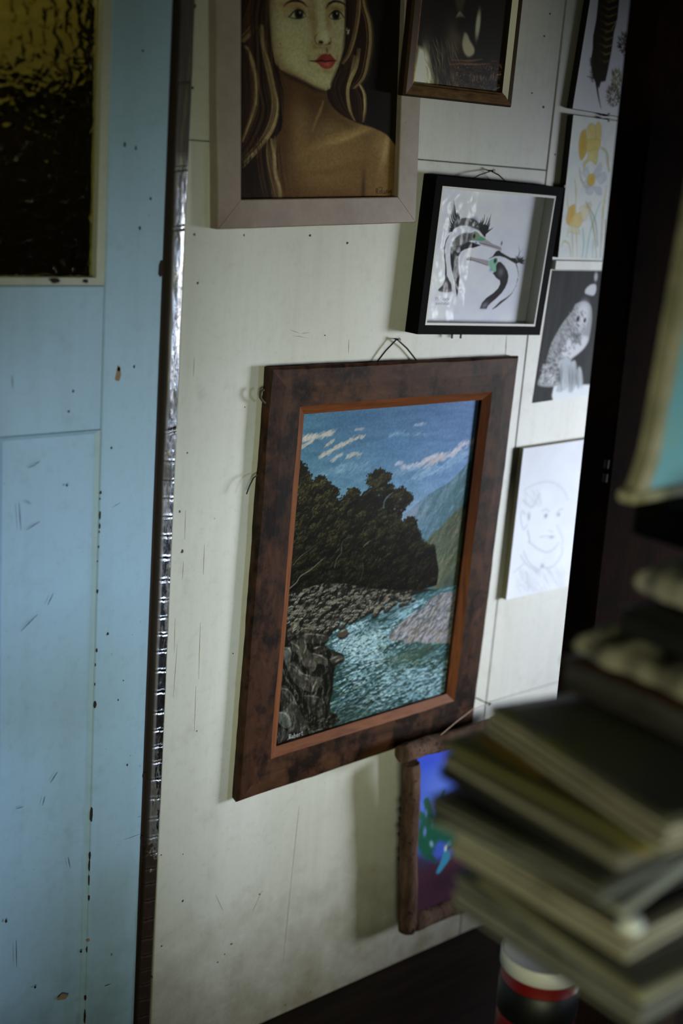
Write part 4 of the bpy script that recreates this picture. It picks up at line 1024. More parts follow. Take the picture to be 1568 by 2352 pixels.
c.stroke([(1010, 125), (1050, 98), (1110, 96), (1160, 125)], [2, 6, 3], (70, 44, 24), 3, .6)
c.stroke([(492, 85), (520, 45), (570, 15), (620, 6), (680, 14), (725, 40), (755, 75)], [3, 10, 18, 20, 14, 4], (26, 14, 8), 2, .95)
c.stroke([(977, 92), (1000, 50), (1045, 20), (1090, 14), (1150, 30), (1192, 62)], [4, 16, 18, 14, 9], (26, 14, 8), 2, .95)
c.stroke([(880, 380), (852, 410), (848, 450), (862, 485), (890, 500), (930, 502)], [3, 7, 7, 4], (60, 44, 26), 2.5, .8)
c.stroke([(1015, 420), (1028, 450), (1018, 485), (990, 500), (950, 505)], [3, 8, 8, 4], (62, 44, 26), 2.5, .8)
c.blob((915, 475), 24, 12, (20, 12, 8), .95, 0, 2); c.blob((1012, 485), 12, 9, (40, 26, 16), .7)
c.stroke([(985, 548), (982, 570), (988, 592)], [4, 10, 5], (52, 36, 22), 3, .75)
RD = (104, 38, 32)
c.poly([(788, 684), (850, 680), (890, 645), (930, 612), (965, 604), (990, 610), (1020, 606), (1048, 640), (1090, 684), (1000, 690), (940, 684), (880, 692)], RD, 1.5, 1, False)
c.poly([(845, 690), (940, 686), (1070, 688), (1056, 735), (1020, 768), (975, 776), (935, 765), (890, 725)], (112, 42, 38), 1.8, 1, True)
c.blob((985, 715), 44, 22, (150, 84, 78), .6); c.blob((930, 640), 40, 20, (78, 26, 22), .5)
c.stroke([(790, 685), (860, 690), (920, 682), (960, 692), (1020, 684), (1088, 685)], [4, 9, 12, 10, 9, 4], (22, 8, 8), 2, .95)
for s_ in ([(710, 600), (735, 602), (752, 612)], [(740, 575), (752, 585)], [(755, 610), (762, 640)], [(770, 648), (775, 690), (778, 715)], [(1100, 660), (1096, 690)], [(740, 740), (742, 765)], [(768, 790), (768, 812)]): c.stroke(s_, 3, (84, 68, 44), 1.5, .6)
c.blob((458, 492), 5, 5, (40, 30, 18), .8)
c.stroke([(480, 810), (600, 868), (740, 935), (850, 992), (940, 1020)], [10, 26, 22, 18, 6], (30, 16, 10), 6, .8)
hm = 1 - c.fullmask([(330, -60), (335, 100), (350, 250), (365, 400), (385, 560), (420, 680), (500, 770), (610, 840), (750, 910), (860, 970), (950, 1000), (1010, 975), (1045, 890), (1085, 790), (1130, 680), (1160, 560), (1172, 400), (1174, 200), (1176, 0), (1160, -200), (1040, -380), (760, -490), (520, -410), (380, -240)], 6, True)
c.clip = hm; c.setcrop(*P_)
hair([(400, -420), (330, -200), (330, 0), (290, 130), (240, 260)], 70, 26, BR + DK, 5, .6)
hair([(430, -400), (400, -120), (398, 60), (330, 200), (240, 300)], 60, 16, BR + LT, 4, .6)
hair([(440, -300), (395, 0), (400, 250), (440, 480), (490, 640), (495, 800)], 80, 26, DK + BR, 5, .7)
hair([(440, -300), (360, 60), (360, 300), (370, 600), (400, 800), (330, 1000), (245, 1130)], 110, 36, DK + BR, 6, .7)
hair([(380, 180), (390, 330), (430, 450), (465, 620), (492, 740), (480, 870), (430, 980), (330, 1110), (240, 1210)], 26, 8, LT, 4, .75)
hair([(375, 200), (400, 380), (440, 560), (470, 740), (440, 900), (360, 1040), (240, 1160)], 26, 12, LT + BR, 4, .6)
hair([(490, 820), (440, 950), (350, 1070), (240, 1180)], 18, 9, LT, 4, .7)
hair([(262, 330), (300, 430), (332, 560), (335, 720), (310, 830), (270, 940), (240, 1020)], 30, 9, LT + BR, 4, .7)
hair([(275, 340), (315, 440), (338, 600), (340, 760)], 12, 5, LT, 4, .8)
hair([(250, 350), (270, 500), (280, 700), (250, 860)], 60, 24, DK + BR, 5, .6)
hair([(400, 1000), (400, 1150), (420, 1300), (450, 1440)], 80, 70, DK + BR, 5, .6)
hair([(300, 1130), (290, 1280), (300, 1440)], 50, 40, DK, 6, .6)
hair([(455, 1000), (470, 1120), (480, 1250), (505, 1340), (518, 1430)], 26, 10, LT, 4, .75)
hair([(440, 1010), (440, 1130), (470, 1300), (500, 1430)], 22, 12, LT + BR, 4, .6)
hair([(1040, -400), (1010, -100), (1020, 100), (1010, 300), (960, 470), (910, 620)], 90, 26, DK + BR, 5, .7)
hair([(1060, -300), (1080, 0), (1060, 200), (1010, 380), (960, 460)], 46, 10, LT + BR, 4, .6)
hair([(1090, -300), (1110, 0), (1150, 160), (1160, 300), (1140, 450), (1110, 560), (1040, 640)], 60, 14, LT + BR, 4, .6)
hair([(1050, 400), (1030, 520), (1000, 640), (1010, 780), (1050, 870)], 40, 12, LT + BR, 4, .6)
hair([(1080, 350), (1060, 480), (1010, 600), (1000, 700), (1030, 850)], 20, 7, LT, 3.5, .7)
hair([(1090, 610), (1120, 680), (1124, 780), (1112, 880)], 26, 6, LT, 4, .8)
hair([(1050, 640), (1080, 700), (1090, 800), (1100, 880)], 30, 14, DK + BR, 5, .6)
hair([(940, 500), (900, 620), (940, 760), (1000, 840)], 60, 26, DK + BR, 6, .6)
c.clip = None
for i in range(16): c.blob((1003 + R.uniform(-12, 12), 228 + R.uniform(-24, 24)), 3.5, 3.5, (160, 164, 160), .6)
write(c, 'Roung', (1198, 1395), (1320, 1392), 34, 4, (40, 26, 18), .85)
c.stroke([(1225, 1350), (1245, 1352), (1240, 1385), (1262, 1395), (1300, 1380), (1318, 1390)], 3.5, (40, 26, 18), 1.2, .8)
c.mul(fbm(c.H, c.W, 3, 3, 78, 2), .10)
c.build('painted_canvas', fp, -0.0095, M['oil_matt'], 2.05)

# ------------------------------------------------------------------ bird and nest in the gold frame
c = Canvas(QG, 0.0215, 0.0215, QG.w - 0.043, QG.h - 0.043, 0.027, 900, (22, 17, 13))
c.setcrop(900, 0, 0.34439)
c.mul(fbm(c.H, c.W, 30, 30, 9), .4)
c.blob((400, 100), 220, 300, (12, 9, 8), .8); c.blob((680, 200), 140, 300, (16, 12, 10), .8)
c.poly([(425, 115), (440, 85), (452, 72), (468, 90), (485, 115)], (120, 122, 108), 3, .9); c.poly([(420, 0), (435, 70), (470, 75), (490, 0), (480, -200), (430, -200)], (52, 42, 34), 6, .7)
c.blob((573, 165), 17, 70, (128, 130, 118), .9, 0, 2); c.blob((420, 250), 60, 80, (70, 60, 46), .7); c.poly([(480, 215), (500, 225), (520, 270), (548, 320), (545, 360), (510, 380), (480, 350), (468, 290)], (122, 118, 102), 4, .95, True)
c.blob((460, 160), 40, 50, (10, 8, 7), .8)
c.poly([(180, 320), (225, 350), (250, 430), (265, 580), (150, 570)], (206, 210, 188), 10, .95, True); c.blob((190, 540), 50, 40, (200, 186, 120), .6); c.blob((215, 430), 30, 90, (180, 186, 176), .5)
for i in range(300):
    X = R.uniform(190, 420); Y = R.uniform(240, 560); c.stroke([(X, Y), (X + 12 + R.uniform(-10, 14), Y + 40), (X + 18 + R.uniform(-14, 24), Y + 90)], [1, 4, 1], jit(R.choice([(92, 84, 68), (60, 52, 42), (40, 32, 26), (120, 112, 92)]), .2, R), 1.4, R.uniform(.2, .55))
for i in range(620):
    X = R.uniform(380, 800); Y = 400 + R.uniform(0, 230); a = R.gauss(.15, .5); L = R.uniform(20, 70)
    c.stroke([(X, Y), (X + L * .5 * math.cos(a), Y + L * .5 * math.sin(a) + R.uniform(-6, 6)), (X + L * math.cos(a), Y + L * math.sin(a))], [1, 4, 1], jit(R.choice([(66, 42, 32), (44, 28, 22), (88, 62, 48), (30, 20, 16), (20, 14, 12)]), .2, R), 1.2, R.uniform(.3, .7))
c.blob((620, 520), 110, 40, (14, 9, 8), .75)
for s_ in ([(380, 430), (470, 425), (560, 430), (650, 425)], [(400, 400), (520, 405), (600, 395)]): c.stroke(s_, [3, 10, 4], (96, 66, 48), 2, .7)
for i in range(60): X = R.uniform(520, 740); Y = 510 + R.gauss(0, 12) - abs(X - 620) * .05; c.stroke([(X, Y), (X + R.uniform(-6, 6), Y + R.uniform(15, 40))], [4, 2], (122, 96, 88), 1.4, R.uniform(.2, .6))
for s_ in ([(715, 430), (735, 460), (742, 490), (738, 500)], [(700, 500), (735, 495), (745, 505)], [(740, 540), (760, 580)], [(690, 595), (720, 580)]): c.stroke(s_, [2, 5, 2], (150, 146, 130), 1.2, .8)
for i in range(120): c.blob((R.uniform(420, 780), R.uniform(420, 620)), 3, 3, (120, 110, 96), R.uniform(.2, .7))
c.stroke([(790, -300), (800, 300), (760, 640)], [8, 8, 8], (10, 8, 7), 3, .6)
c.build('picture_print', fg, -0.027, M['glossprint'], 3.2)

# ------------------------------------------------------------------ two crested seabirds
c = Canvas(QK, 0.0193, 0.0193, QK.w - 0.0386, QK.h - 0.0386, 0.0085, 1150, (203, 204, 212))
c.setcrop(970, 430, 0.20408); S = c
c.mul(fbm(c.H, c.W, 40, 40, 19), .06)
BK = (28, 26, 26)
c.poly([(292, 520), (300, 470), (360, 440), (400, 420), (430, 360), (455, 348), (500, 345), (570, 358), (625, 395), (650, 440), (700, 470), (690, 530), (640, 490), (560, 452), (500, 432), (440, 432), (380, 452), (330, 490)], (84, 86, 84), 2.5, 1, True)
c.blob((570, 400), 46, 40, (30, 30, 30), .75)
for i in range(60): c.stroke([(R.uniform(430, 640), R.uniform(350, 450))] * 1 + [(R.uniform(480, 650), R.uniform(370, 460))], [1, 4], R.choice([BK, (130, 132, 132)]), 1.2, .12)
for pt in ((570, 425), (600, 410), (545, 380), (615, 440)): c.blob(pt, 9, 5, (200, 200, 200), .8, .6)
for b0, t0 in (((415, 400), (352, 150)), ((412, 380), (362, 200)), ((405, 400), (345, 190)), ((395, 410), (330, 262)), ((385, 425), (318, 305)), ((370, 440), (308, 345)), ((355, 455), (298, 385)), ((340, 470), (295, 425)), ((330, 490), (292, 455)), ((412, 340), (395, 270)), ((400, 430), (338, 235)), ((380, 440), (322, 285)), ((360, 455), (302, 330))):
    c.stroke([b0, ((b0[0] + t0[0]) / 2 - 12, (b0[1] + t0[1]) / 2 + 14), t0], [20, 12, 2], (38, 38, 34), 1.2, .95)
c.poly([(300, 500), (330, 430), (370, 360), (405, 300), (418, 340), (425, 410), (370, 450), (320, 490)], (44, 44, 40), 2.5, .9, True)
for b0, t0 in (((700, 540), (772, 300)), ((690, 500), (755, 340)), ((670, 480), (735, 330)), ((660, 450), (700, 305)), ((650, 440), (675, 340)), ((640, 420), (655, 365)), ((700, 500), (765, 400)), ((700, 510), (795, 455)), ((680, 500), (745, 380)), ((690, 530), (760, 480))):
    c.stroke([b0, ((b0[0] + t0[0]) / 2 + 8, (b0[1] + t0[1]) / 2), t0], [20, 11, 2], (38, 37, 35), 1.2, .95)
c.poly([(630, 470), (680, 420), (730, 430), (745, 470), (712, 510), (706, 560), (680, 540), (650, 500)], (34, 33, 31), 2, .95, True)
# left bird head, throat and neck
c.poly([(333, 672), (338, 620), (370, 575), (420, 535), (450, 522), (545, 515), (590, 500), (640, 540), (600, 590), (530, 605), (510, 640), (420, 665)], (96, 98, 94), 2.5, 1, True)
c.blob((485, 560), 60, 36, (48, 50, 50), .9, 0, 2)
c.poly([(315, 668), (400, 660), (470, 640), (525, 612), (560, 620), (610, 640), (655, 652), (600, 672), (570, 682), (540, 678), (470, 700), (430, 726), (412, 760), (404, 800), (405, 900), (416, 1000), (406, 1120), (396, 1190), (386, 1228), (376, 1160), (356, 1040), (332, 940), (318, 860), (312, 750)], BK, 2, 1, False)
c.stroke([(300, 540), (262, 610), (248, 690), (252, 800), (262, 900), (262, 1000)], [6, 10, 14, 14, 14, 24], (44, 42, 40), 1.5, .9)
c.poly([(252, 1000), (276, 1005), (300, 1050), (322, 1090), (326, 1140), (322, 1172), (250, 1178), (178, 1160), (220, 1110), (246, 1060)], (48, 44, 42), 3, .95, True); c.blob((270, 1165), 70, 16, (130, 124, 128), .75)
c.poly([(575, 505), (610, 505), (650, 545), (700, 575), (712, 590), (690, 608), (640, 606), (590, 600), (560, 585)], (122, 138, 112), 2.2, 1, True); c.blob((660, 586), 40, 18, (60, 152, 112), .85); c.blob((580, 550), 17, 20, (18, 20, 18), .95, 0, 2); c.blob((602, 625), 14, 12, (70, 110, 150), .8)
c.poly([(630, 612), (700, 600), (725, 592), (790, 640), (850, 660), (888, 682), (888, 716), (850, 704), (760, 676), (680, 655), (640, 636)], (160, 152, 158), 2, 1); c.stroke([(640, 625), (700, 640), (780, 662), (878, 695)], [3, 6, 5, 3], (70, 62, 66), 1.3, .85); c.stroke([(700, 612), (800, 650), (880, 680)], 3, (110, 100, 104), 1.3, .7); c.blob((890, 632), 9, 16, (50, 48, 50), .9)
# right bird
c.poly([(498, 812), (515, 790), (545, 784), (600, 798), (680, 812), (745, 826), (742, 872), (735, 888), (700, 874), (640, 850), (560, 826), (510, 826)], (152, 146, 146), 2, 1); c.stroke([(500, 815), (560, 820), (640, 848), (730, 880)], [8, 5, 5, 3], (76, 70, 64), 1.4, .85); c.blob((515, 806), 18, 14, (84, 80, 70), .8)
c.poly([(748, 828), (780, 808), (835, 795), (845, 820), (838, 880), (832, 940), (795, 952), (765, 910), (745, 880)], (128, 176, 150), 2, 1, True); c.blob((818, 828), 20, 22, (34, 38, 36), .95, 0, 2); c.blob((768, 930), 16, 14, (90, 130, 170), .8)
c.poly([(745, 806), (790, 778), (815, 740), (835, 718), (865, 712), (885, 735), (930, 762), (990, 795), (1050, 800), (1080, 850), (1050, 862), (1010, 838), (930, 792), (870, 774), (820, 776)], (34, 32, 32), 2, 1)
c.poly([(828, 880), (850, 842), (880, 842), (920, 885), (955, 945), (966, 1000), (955, 1070), (930, 1130), (890, 1190), (830, 1250), (770, 1300), (735, 1335), (720, 1368), (645, 1366), (670, 1300), (720, 1245), (800, 1190), (850, 1140), (874, 1090), (872, 1050), (830, 1020), (790, 965), (828, 945)], (40, 38, 40), 2.2, 1, False)
c.blob((880, 955), 40, 42, (120, 118, 128), .7); c.blob((700, 1330), 50, 30, (128, 126, 140), .75, .4)
for i in range(46):
    a = R.uniform(-2.1, .7); L = R.uniform(50, 95); c.stroke([(1080, 835), (1080 + L * .5 * math.cos(a), 835 + L * .5 * math.sin(a)), (1080 + L * math.cos(a) * .9, 835 + L * math.sin(a) * .8)], [14, 6, 1], (40, 38, 38), 1.1, .8)
for t0 in ((1085, 650), (1075, 640), (1140, 680)): c.stroke([(1065, 800), (1090, 740), t0], [6, 4, 1], (60, 58, 58), 1, .8)
for a, b_, w_ in (((1055, 870), (1072, 945), 14), ((1076, 950), (1078, 1010), 8), ((1070, 1030), (1056, 1080), 9), ((1054, 1100), (1035, 1140), 7), ((1030, 1150), (1000, 1190), 6)): c.stroke([a, ((a[0] + b_[0]) / 2 + 3, (a[1] + b_[1]) / 2), b_], [w_, w_ * .6, w_ * .4], (70, 68, 72), 1.4, .8)
c.stroke([(1010, 1190), (950, 1245), (880, 1295), (830, 1340), (785, 1372)], [4, 12, 24, 18, 4], (46, 44, 46), 2, .9)
write(c, 'Stictocarbo', (140, 1268), (312, 1272), 30, 3.2, (110, 106, 104), .85); write(c, 'punctatus', (148, 1318), (302, 1322), 26, 3.2, (110, 106, 104), .85)
c.stroke([(20, 1512), (600, 1525), (1200, 1535)], 14, (150, 132, 96), 2, .8)
c.build('bird_drawing', fk, -0.0085, M['paper'], 1.32, (.96, .98, 1.1))
# crumpled clear film over the left of the drawing
b = MB()
def fp_(u_, v_):
    uu = 0.020 + u_ * 0.10; vv = 0.02 + v_ * (QK.h - 0.04)
    return QK.loc(uu, vv, -0.0105 - 0.0014 * mnoise.noise(Vector((uu * 55, vv * 40, 2))) - 0.0005 * mnoise.noise(Vector((uu * 110, vv * 120, 5))))
b.grid(fp_, 60, 120); n = NT('clear_film', 0.12); n.t.nodes.remove(n.b)
tr_ = n.n('ShaderNodeBsdfTransparent'); gl = n.n('ShaderNodeBsdfGlossy'); gl.inputs['Roughness'].default_value = 0.22; ms = n.n('ShaderNodeMixShader'); ms.inputs[0].default_value = 0.010
n.link(tr_.outputs[0], ms.inputs[1]); n.link(gl.outputs[0], ms.inputs[2]); n.link(ms.outputs[0], n.t.nodes['Material Output'].inputs[0])
b.build('clear_film', n.m, fk, True)

# ------------------------------------------------------------------ feathers
c = Canvas(QF, 0, 0, QF.w, QF.h, 0.0145, 800, (200, 202, 216)); c.setcrop(1140, 0, 0.29764)
fe = [(790, -420), (870, -520), (950, -400), (960, -150), (945, 0), (930, 150), (905, 250), (885, 400), (862, 520), (840, 625), (805, 632), (790, 680), (770, 650), (745, 600), (725, 480), (742, 380), (745, 280), (770, 150), (785, 0), (775, -200)]
c.poly(fe, (36, 29, 16), 2.5, 1); c.stroke([(770, 640), (785, 740), (805, 835)], [16, 10, 3], (30, 24, 14), 1.5, 1)
c.clipto(fe, 2.5)
for k in range(17):
    Y = 470 - k * 58; X = 850 + k * 4
    for s_, w_ in ((0, 9), (-1, 6)):
        c.stroke([(X - 70 if s_ else X - 30, Y - 10 + s_ * 14), (X - 20, Y + 12 + s_ * 10), (X + 20, Y - 2), (X + 60, Y - 18)], [2, w_, w_, 2], (128, 112, 48), 2, .7 if k > 0 else .35)
for i in range(260): X = R.uniform(730, 950); Y = R.uniform(-400, 620); c.stroke([(X, Y), (X + 14 * (1 if X > 840 else -1), Y - 30)], [3, 1], (20, 16, 8), 1.2, .4)
c.clip = None
for i in range(60): Y = R.uniform(450, 640); c.stroke([(745, Y), (725 + R.uniform(-14, 4), Y - 10 + R.uniform(-16, 14))], [4, 1], (50, 44, 28), 1.2, .7)
c.stroke([(930, 150), (905, 200), (890, 222)], 5, (180, 180, 190), 1.3, .8); c.stroke([(700, 590), (740, 600)], 4, (60, 54, 36), 1.3, .8)
for cx_, cy_, rx_, ry_, col in ((985, 335, 42, 75, (44, 38, 24)), (925, 620, 34, 90, (112, 106, 60)), (900, 740, 46, 80, (72, 68, 38)), (1060, 420, 60, 160, (60, 50, 30))):
    for i in range(150):
        a = R.uniform(0, 2 * PI); k = R.random() ** .5; x_ = cx_ + rx_ * k * math.cos(a); y_ = cy_ + ry_ * k * math.sin(a)
        c.stroke([(x_, y_), (x_ + (x_ - cx_) * .5, y_ + (y_ - cy_) * .3 - 10)], [8, 1], jit(col, .25, R), 1.6, .6)
c.build('feather_print', ff, -0.0145, M['paper'], 1.4, (1, 1, 1.06))

# ------------------------------------------------------------------ daffodils
c = Canvas(QD, 0, 0, QD.w, QD.h, 0.0145, 800, (206, 212, 222)); c.setcrop(1140, 0, 0.29764)
YL = (206, 188, 112); YD = (196, 166, 72); GN = (150, 172, 136); OL = (150, 142, 96)
for p_, w_, col in (([(660, 1985), (672, 1880), (665, 1760)], 10, (120, 170, 140)), ([(690, 1985), (720, 1800), (770, 1640), (800, 1560)], 12, (126, 176, 146)), ([(770, 1985), (760, 1850), (735, 1700), (700, 1580)], 16, (152, 158, 112)), ([(590, 1985), (585, 1850), (580, 1760)], 12, (176, 170, 120)), ([(620, 1985), (618, 1850), (610, 1740)], 10, (180, 172, 124)),
                      ([(575, 1985), (560, 1890), (520, 1860), (500, 1900)], 12, (172, 168, 120)), ([(800, 1985), (810, 1800), (820, 1600)], 12, (160, 150, 110)), ([(780, 1900), (760, 1700), (690, 1560)], 8, (120, 116, 90)), ([(640, 1300), (655, 1390), (690, 1440)], 16, (150, 156, 124)), ([(545, 1500), (548, 1580), (555, 1640)], 10, (176, 172, 120)),
                      ([(605, 1385), (612, 1480), (610, 1600)], 12, (176, 166, 110)), ([(810, 1140), (850, 1180), (860, 1280), (870, 1320)], 22, (170, 164, 112)), ([(850, 1440), (830, 1560), (820, 1680)], 12, (188, 170, 90)), ([(740, 1985), (745, 1850)], 8, (130, 170, 150)), ([(850, 1985), (840, 1700)], 18, (160, 150, 110))):
    c.stroke(p_, [w_ * .5, w_, w_ * .6], col, 3, .8)
def petal(pts, col, al=.9): c.poly(pts, tuple(v * .96 for v in col), 3, al, True); c.stroke(list(pts) + [pts[0]], 5, tuple(v * .8 for v in col), 3, .5)
petal([(690, 1000), (655, 1020), (635, 1110), (638, 1190), (655, 1232), (690, 1180), (705, 1100), (695, 1060)], YD); petal([(705, 1080), (700, 1000), (712, 965), (740, 955), (765, 985), (775, 1080), (740, 1110)], YL); petal([(765, 1080), (765, 980), (785, 942), (806, 975), (804, 1080), (790, 1140), (760, 1130)], YL)
petal([(700, 1080), (790, 1080), (790, 1150), (750, 1180), (690, 1150)], (210, 192, 108)); petal([(705, 1170), (775, 1150), (778, 1230), (765, 1270), (730, 1240), (690, 1260), (675, 1310), (672, 1260), (700, 1220)], (206, 194, 124)); c.blob((665, 1130), 18, 60, (188, 150, 52), .5)
for pts in ([(700, 1290), (660, 1330), (690, 1370), (720, 1360)], [(740, 1350), (770, 1300), (806, 1255), (810, 1310), (780, 1370)], [(770, 1370), (830, 1330), (845, 1380), (800, 1420)], [(700, 1420), (690, 1480), (730, 1500), (750, 1450)], [(750, 1440), (800, 1450), (810, 1500), (770, 1490)], [(700, 1380), (665, 1420), (690, 1450), (720, 1430)]): petal(pts, (188, 194, 196), .8)
petal([(710, 1350), (745, 1345), (760, 1385), (745, 1425), (712, 1430), (700, 1390)], (206, 178, 84)); c.blob((733, 1385), 16, 20, (196, 144, 40), .6); c.blob((790, 1300), 20, 30, (176, 182, 186), .5)
petal([(560, 1600), (600, 1580), (610, 1640), (590, 1720), (550, 1730), (538, 1690)], (206, 170, 90)); petal([(590, 1660), (650, 1640), (662, 1700), (640, 1750), (590, 1750), (560, 1720)], (212, 190, 124)); petal([(640, 1600), (700, 1580), (712, 1630), (680, 1700), (650, 1680)], (214, 204, 160), .7)
petal([(560, 1740), (620, 1750), (640, 1800), (600, 1800), (560, 1790), (540, 1830)], (210, 204, 160), .7); petal([(690, 1600), (720, 1560), (730, 1600)], (190, 180, 130), .5); c.blob((580, 1650), 14, 40, (190, 142, 60), .5)
c.mul(fbm(c.H, c.W, 12, 12, 31), .05)
c.build('watercolour', fd, -0.0145, M['paper'], 1.4, (1, 1, 1.03))

# ------------------------------------------------------------------ owl
c = Canvas(QO, 0, 0, QO.w, QO.h, 0.0012, 800, (46, 47, 50)); c.setcrop(900, 360, 0.31888)
c.mul(fbm(c.H, c.W, 50, 8, 41), .22)
c.poly([(1160, 1765), (1150, 1720), (1165, 1650), (1200, 1640), (1420, 1640), (1700, 1640), (1700, 1900), (1140, 1900)], (206, 212, 220), 3, 1)
WH = (204, 206, 216)
c.poly([(1320, 1060), (1380, 1040), (1430, 1070), (1440, 1150), (1430, 1250), (1410, 1340), (1360, 1400), (1300, 1450), (1280, 1490), (1220, 1480), (1200, 1560), (1180, 1650), (1060, 1650), (1058, 1600), (1100, 1510), (1120, 1430), (1150, 1340), (1190, 1260), (1240, 1180), (1290, 1120)], (150, 152, 158), 2.5, 1, True)
c.blob((1370, 1150), 66, 100, WH, .95, 0, 2.2); c.poly([(1250, 1320), (1340, 1290), (1410, 1300), (1380, 1380), (1290, 1450), (1220, 1430)], WH, 5, .9, True)
for i in range(420):
    t_ = R.random(); X = 1090 + 240 * t_ + R.uniform(-40, 70); Y = 1560 - 420 * t_ + R.uniform(-70, 90)
    c.stroke([(X, Y), (X + 9, Y + 14)], [5, 2], R.choice([(60, 62, 64), (90, 92, 96), (196, 198, 206), (40, 41, 44)]), 1.3, .6)
for i in range(70): c.stroke([(R.uniform(1290, 1370), R.uniform(1255, 1360)), (R.uniform(1300, 1360), R.uniform(1265, 1350))], [5, 2], (70, 72, 78), 1.4, .3)
for i in range(60): X, Y = R.uniform(1070, 1200), R.uniform(1480, 1640); c.blob((X, Y), R.uniform(6, 14), R.uniform(5, 10), R.choice([(206, 208, 214), (50, 52, 56), (120, 122, 126)]), .7)
c.blob((1338, 1168), 13, 17, (24, 24, 28), 1, 0, 2); c.blob((1388, 1178), 12, 15, (24, 24, 28), 1, 0, 2); c.stroke([(1362, 1180), (1364, 1215)], [3, 7], (140, 142, 150), 1.5, .6)
c.poly([(1430, 920), (1465, 918), (1470, 960), (1450, 1000), (1400, 990), (1388, 975), (1400, 945)], WH, 2.5, .95, True); c.blob((1468, 865), 18, 32, (190, 192, 200), .9, .2, 2)
for pts in ([(1200, 1470), (1260, 1450), (1290, 1500), (1280, 1640), (1200, 1700), (1180, 1680), (1210, 1600)], [(1280, 1480), (1320, 1470), (1330, 1560), (1320, 1660), (1270, 1690)], [(1330, 1540), (1350, 1510), (1370, 1560), (1372, 1640), (1330, 1660)]): c.poly(pts, (172, 178, 188), 3, .95, True)
for i in range(110): X = R.uniform(1200, 1370); c.stroke([(X, R.uniform(1480, 1560)), (X + R.uniform(-12, 12), R.uniform(1600, 1700))], [2, 5, 2], R.choice([(110, 116, 124), (80, 84, 90), (206, 212, 220)]), 1.6, .4)
c.poly([(1160, 1765), (1170, 1690), (1280, 1720), (1420, 1650), (1700, 1660), (1700, 1900)], (206, 212, 220), 3, 1)
b = MB(); b.add([QO.loc(u_, v_, y) for y in (0, -0.0008) for u_, v_ in ((0, 0), (QO.w, 0), (QO.w, QO.h), (0, QO.h))], [(0, 1, 2, 3), (4, 7, 6, 5), (0, 4, 5, 1), (1, 5, 6, 2), (2, 6, 7, 3), (3, 7, 4, 0)]); b.build('paper_sheet', M['mat_white'], fo_)
c.build('owl_drawing', fo_, -0.0012, M['paper'], 1.3)

# ------------------------------------------------------------------ pencil sketch
c = Canvas(QS, 0, 0, QS.w, QS.h, 0.013, 800, (216, 220, 232)); c.setcrop(1100, 900, 0.31881)
GP = (158, 166, 178)
c.mul(fbm(c.H, c.W, 30, 30, 51), .03)
for pts, w_, al in (([(330, 880), (308, 860), (300, 920), (320, 990), (345, 960)], 10, .5), ([(352, 880), (358, 910)], 14, .6), ([(350, 1000), (362, 1060), (358, 1085)], 12, .6), ([(362, 1080), (420, 1130), (490, 1155), (540, 1130), (570, 1090)], 9, .5), ([(320, 780), (380, 830), (430, 740)], 10, .35), ([(330, 700), (420, 660), (520, 650), (600, 700), (640, 780)], 12, .2),
                    ([(455, 860), (480, 845), (505, 860)], 6, .4), ([(555, 880), (580, 850), (600, 845)], 8, .4), ([(440, 1045), (500, 1040), (540, 1045)], 7, .5), ([(500, 1000), (530, 1010)], 6, .3), ([(320, 1150), (360, 1230), (430, 1285), (450, 1240), (480, 1270), (540, 1250), (590, 1180), (600, 1130)], 9, .5), ([(300, 1180), (340, 1240), (420, 1300)], 10, .35),
                    ([(250, 1300), (320, 1240)], 9, .3), ([(340, 1300), (360, 1420)], 10, .3), ([(560, 960), (600, 1060), (590, 1120)], 7, .3)): c.stroke(pts, w_, GP, 4, al * 1.4 if al < .5 else al)
c.blob((480, 893), 14, 13, (110, 118, 132), .8); c.blob((572, 885), 14, 12, (128, 136, 150), .7); c.blob((520, 1048), 20, 9, (140, 148, 160), .6); c.blob((455, 1258), 12, 12, (128, 136, 148), .6); c.blob((360, 900), 12, 26, (150, 160, 172), .6)
for i in range(140): X = R.uniform(260, 600); Y = 1260 + R.uniform(0, 170); c.stroke([(X, Y), (X + 30, Y + 44)], 6, (176, 184, 194), 3, .22)
for i in range(60): X = R.uniform(310, 440); Y = R.uniform(700, 800); c.stroke([(X, Y), (X + 20, Y + 40)], 5, (184, 190, 200), 3, .25)
c.build('sketch_paper', fs, -0.013, M['paper'], 1.1)

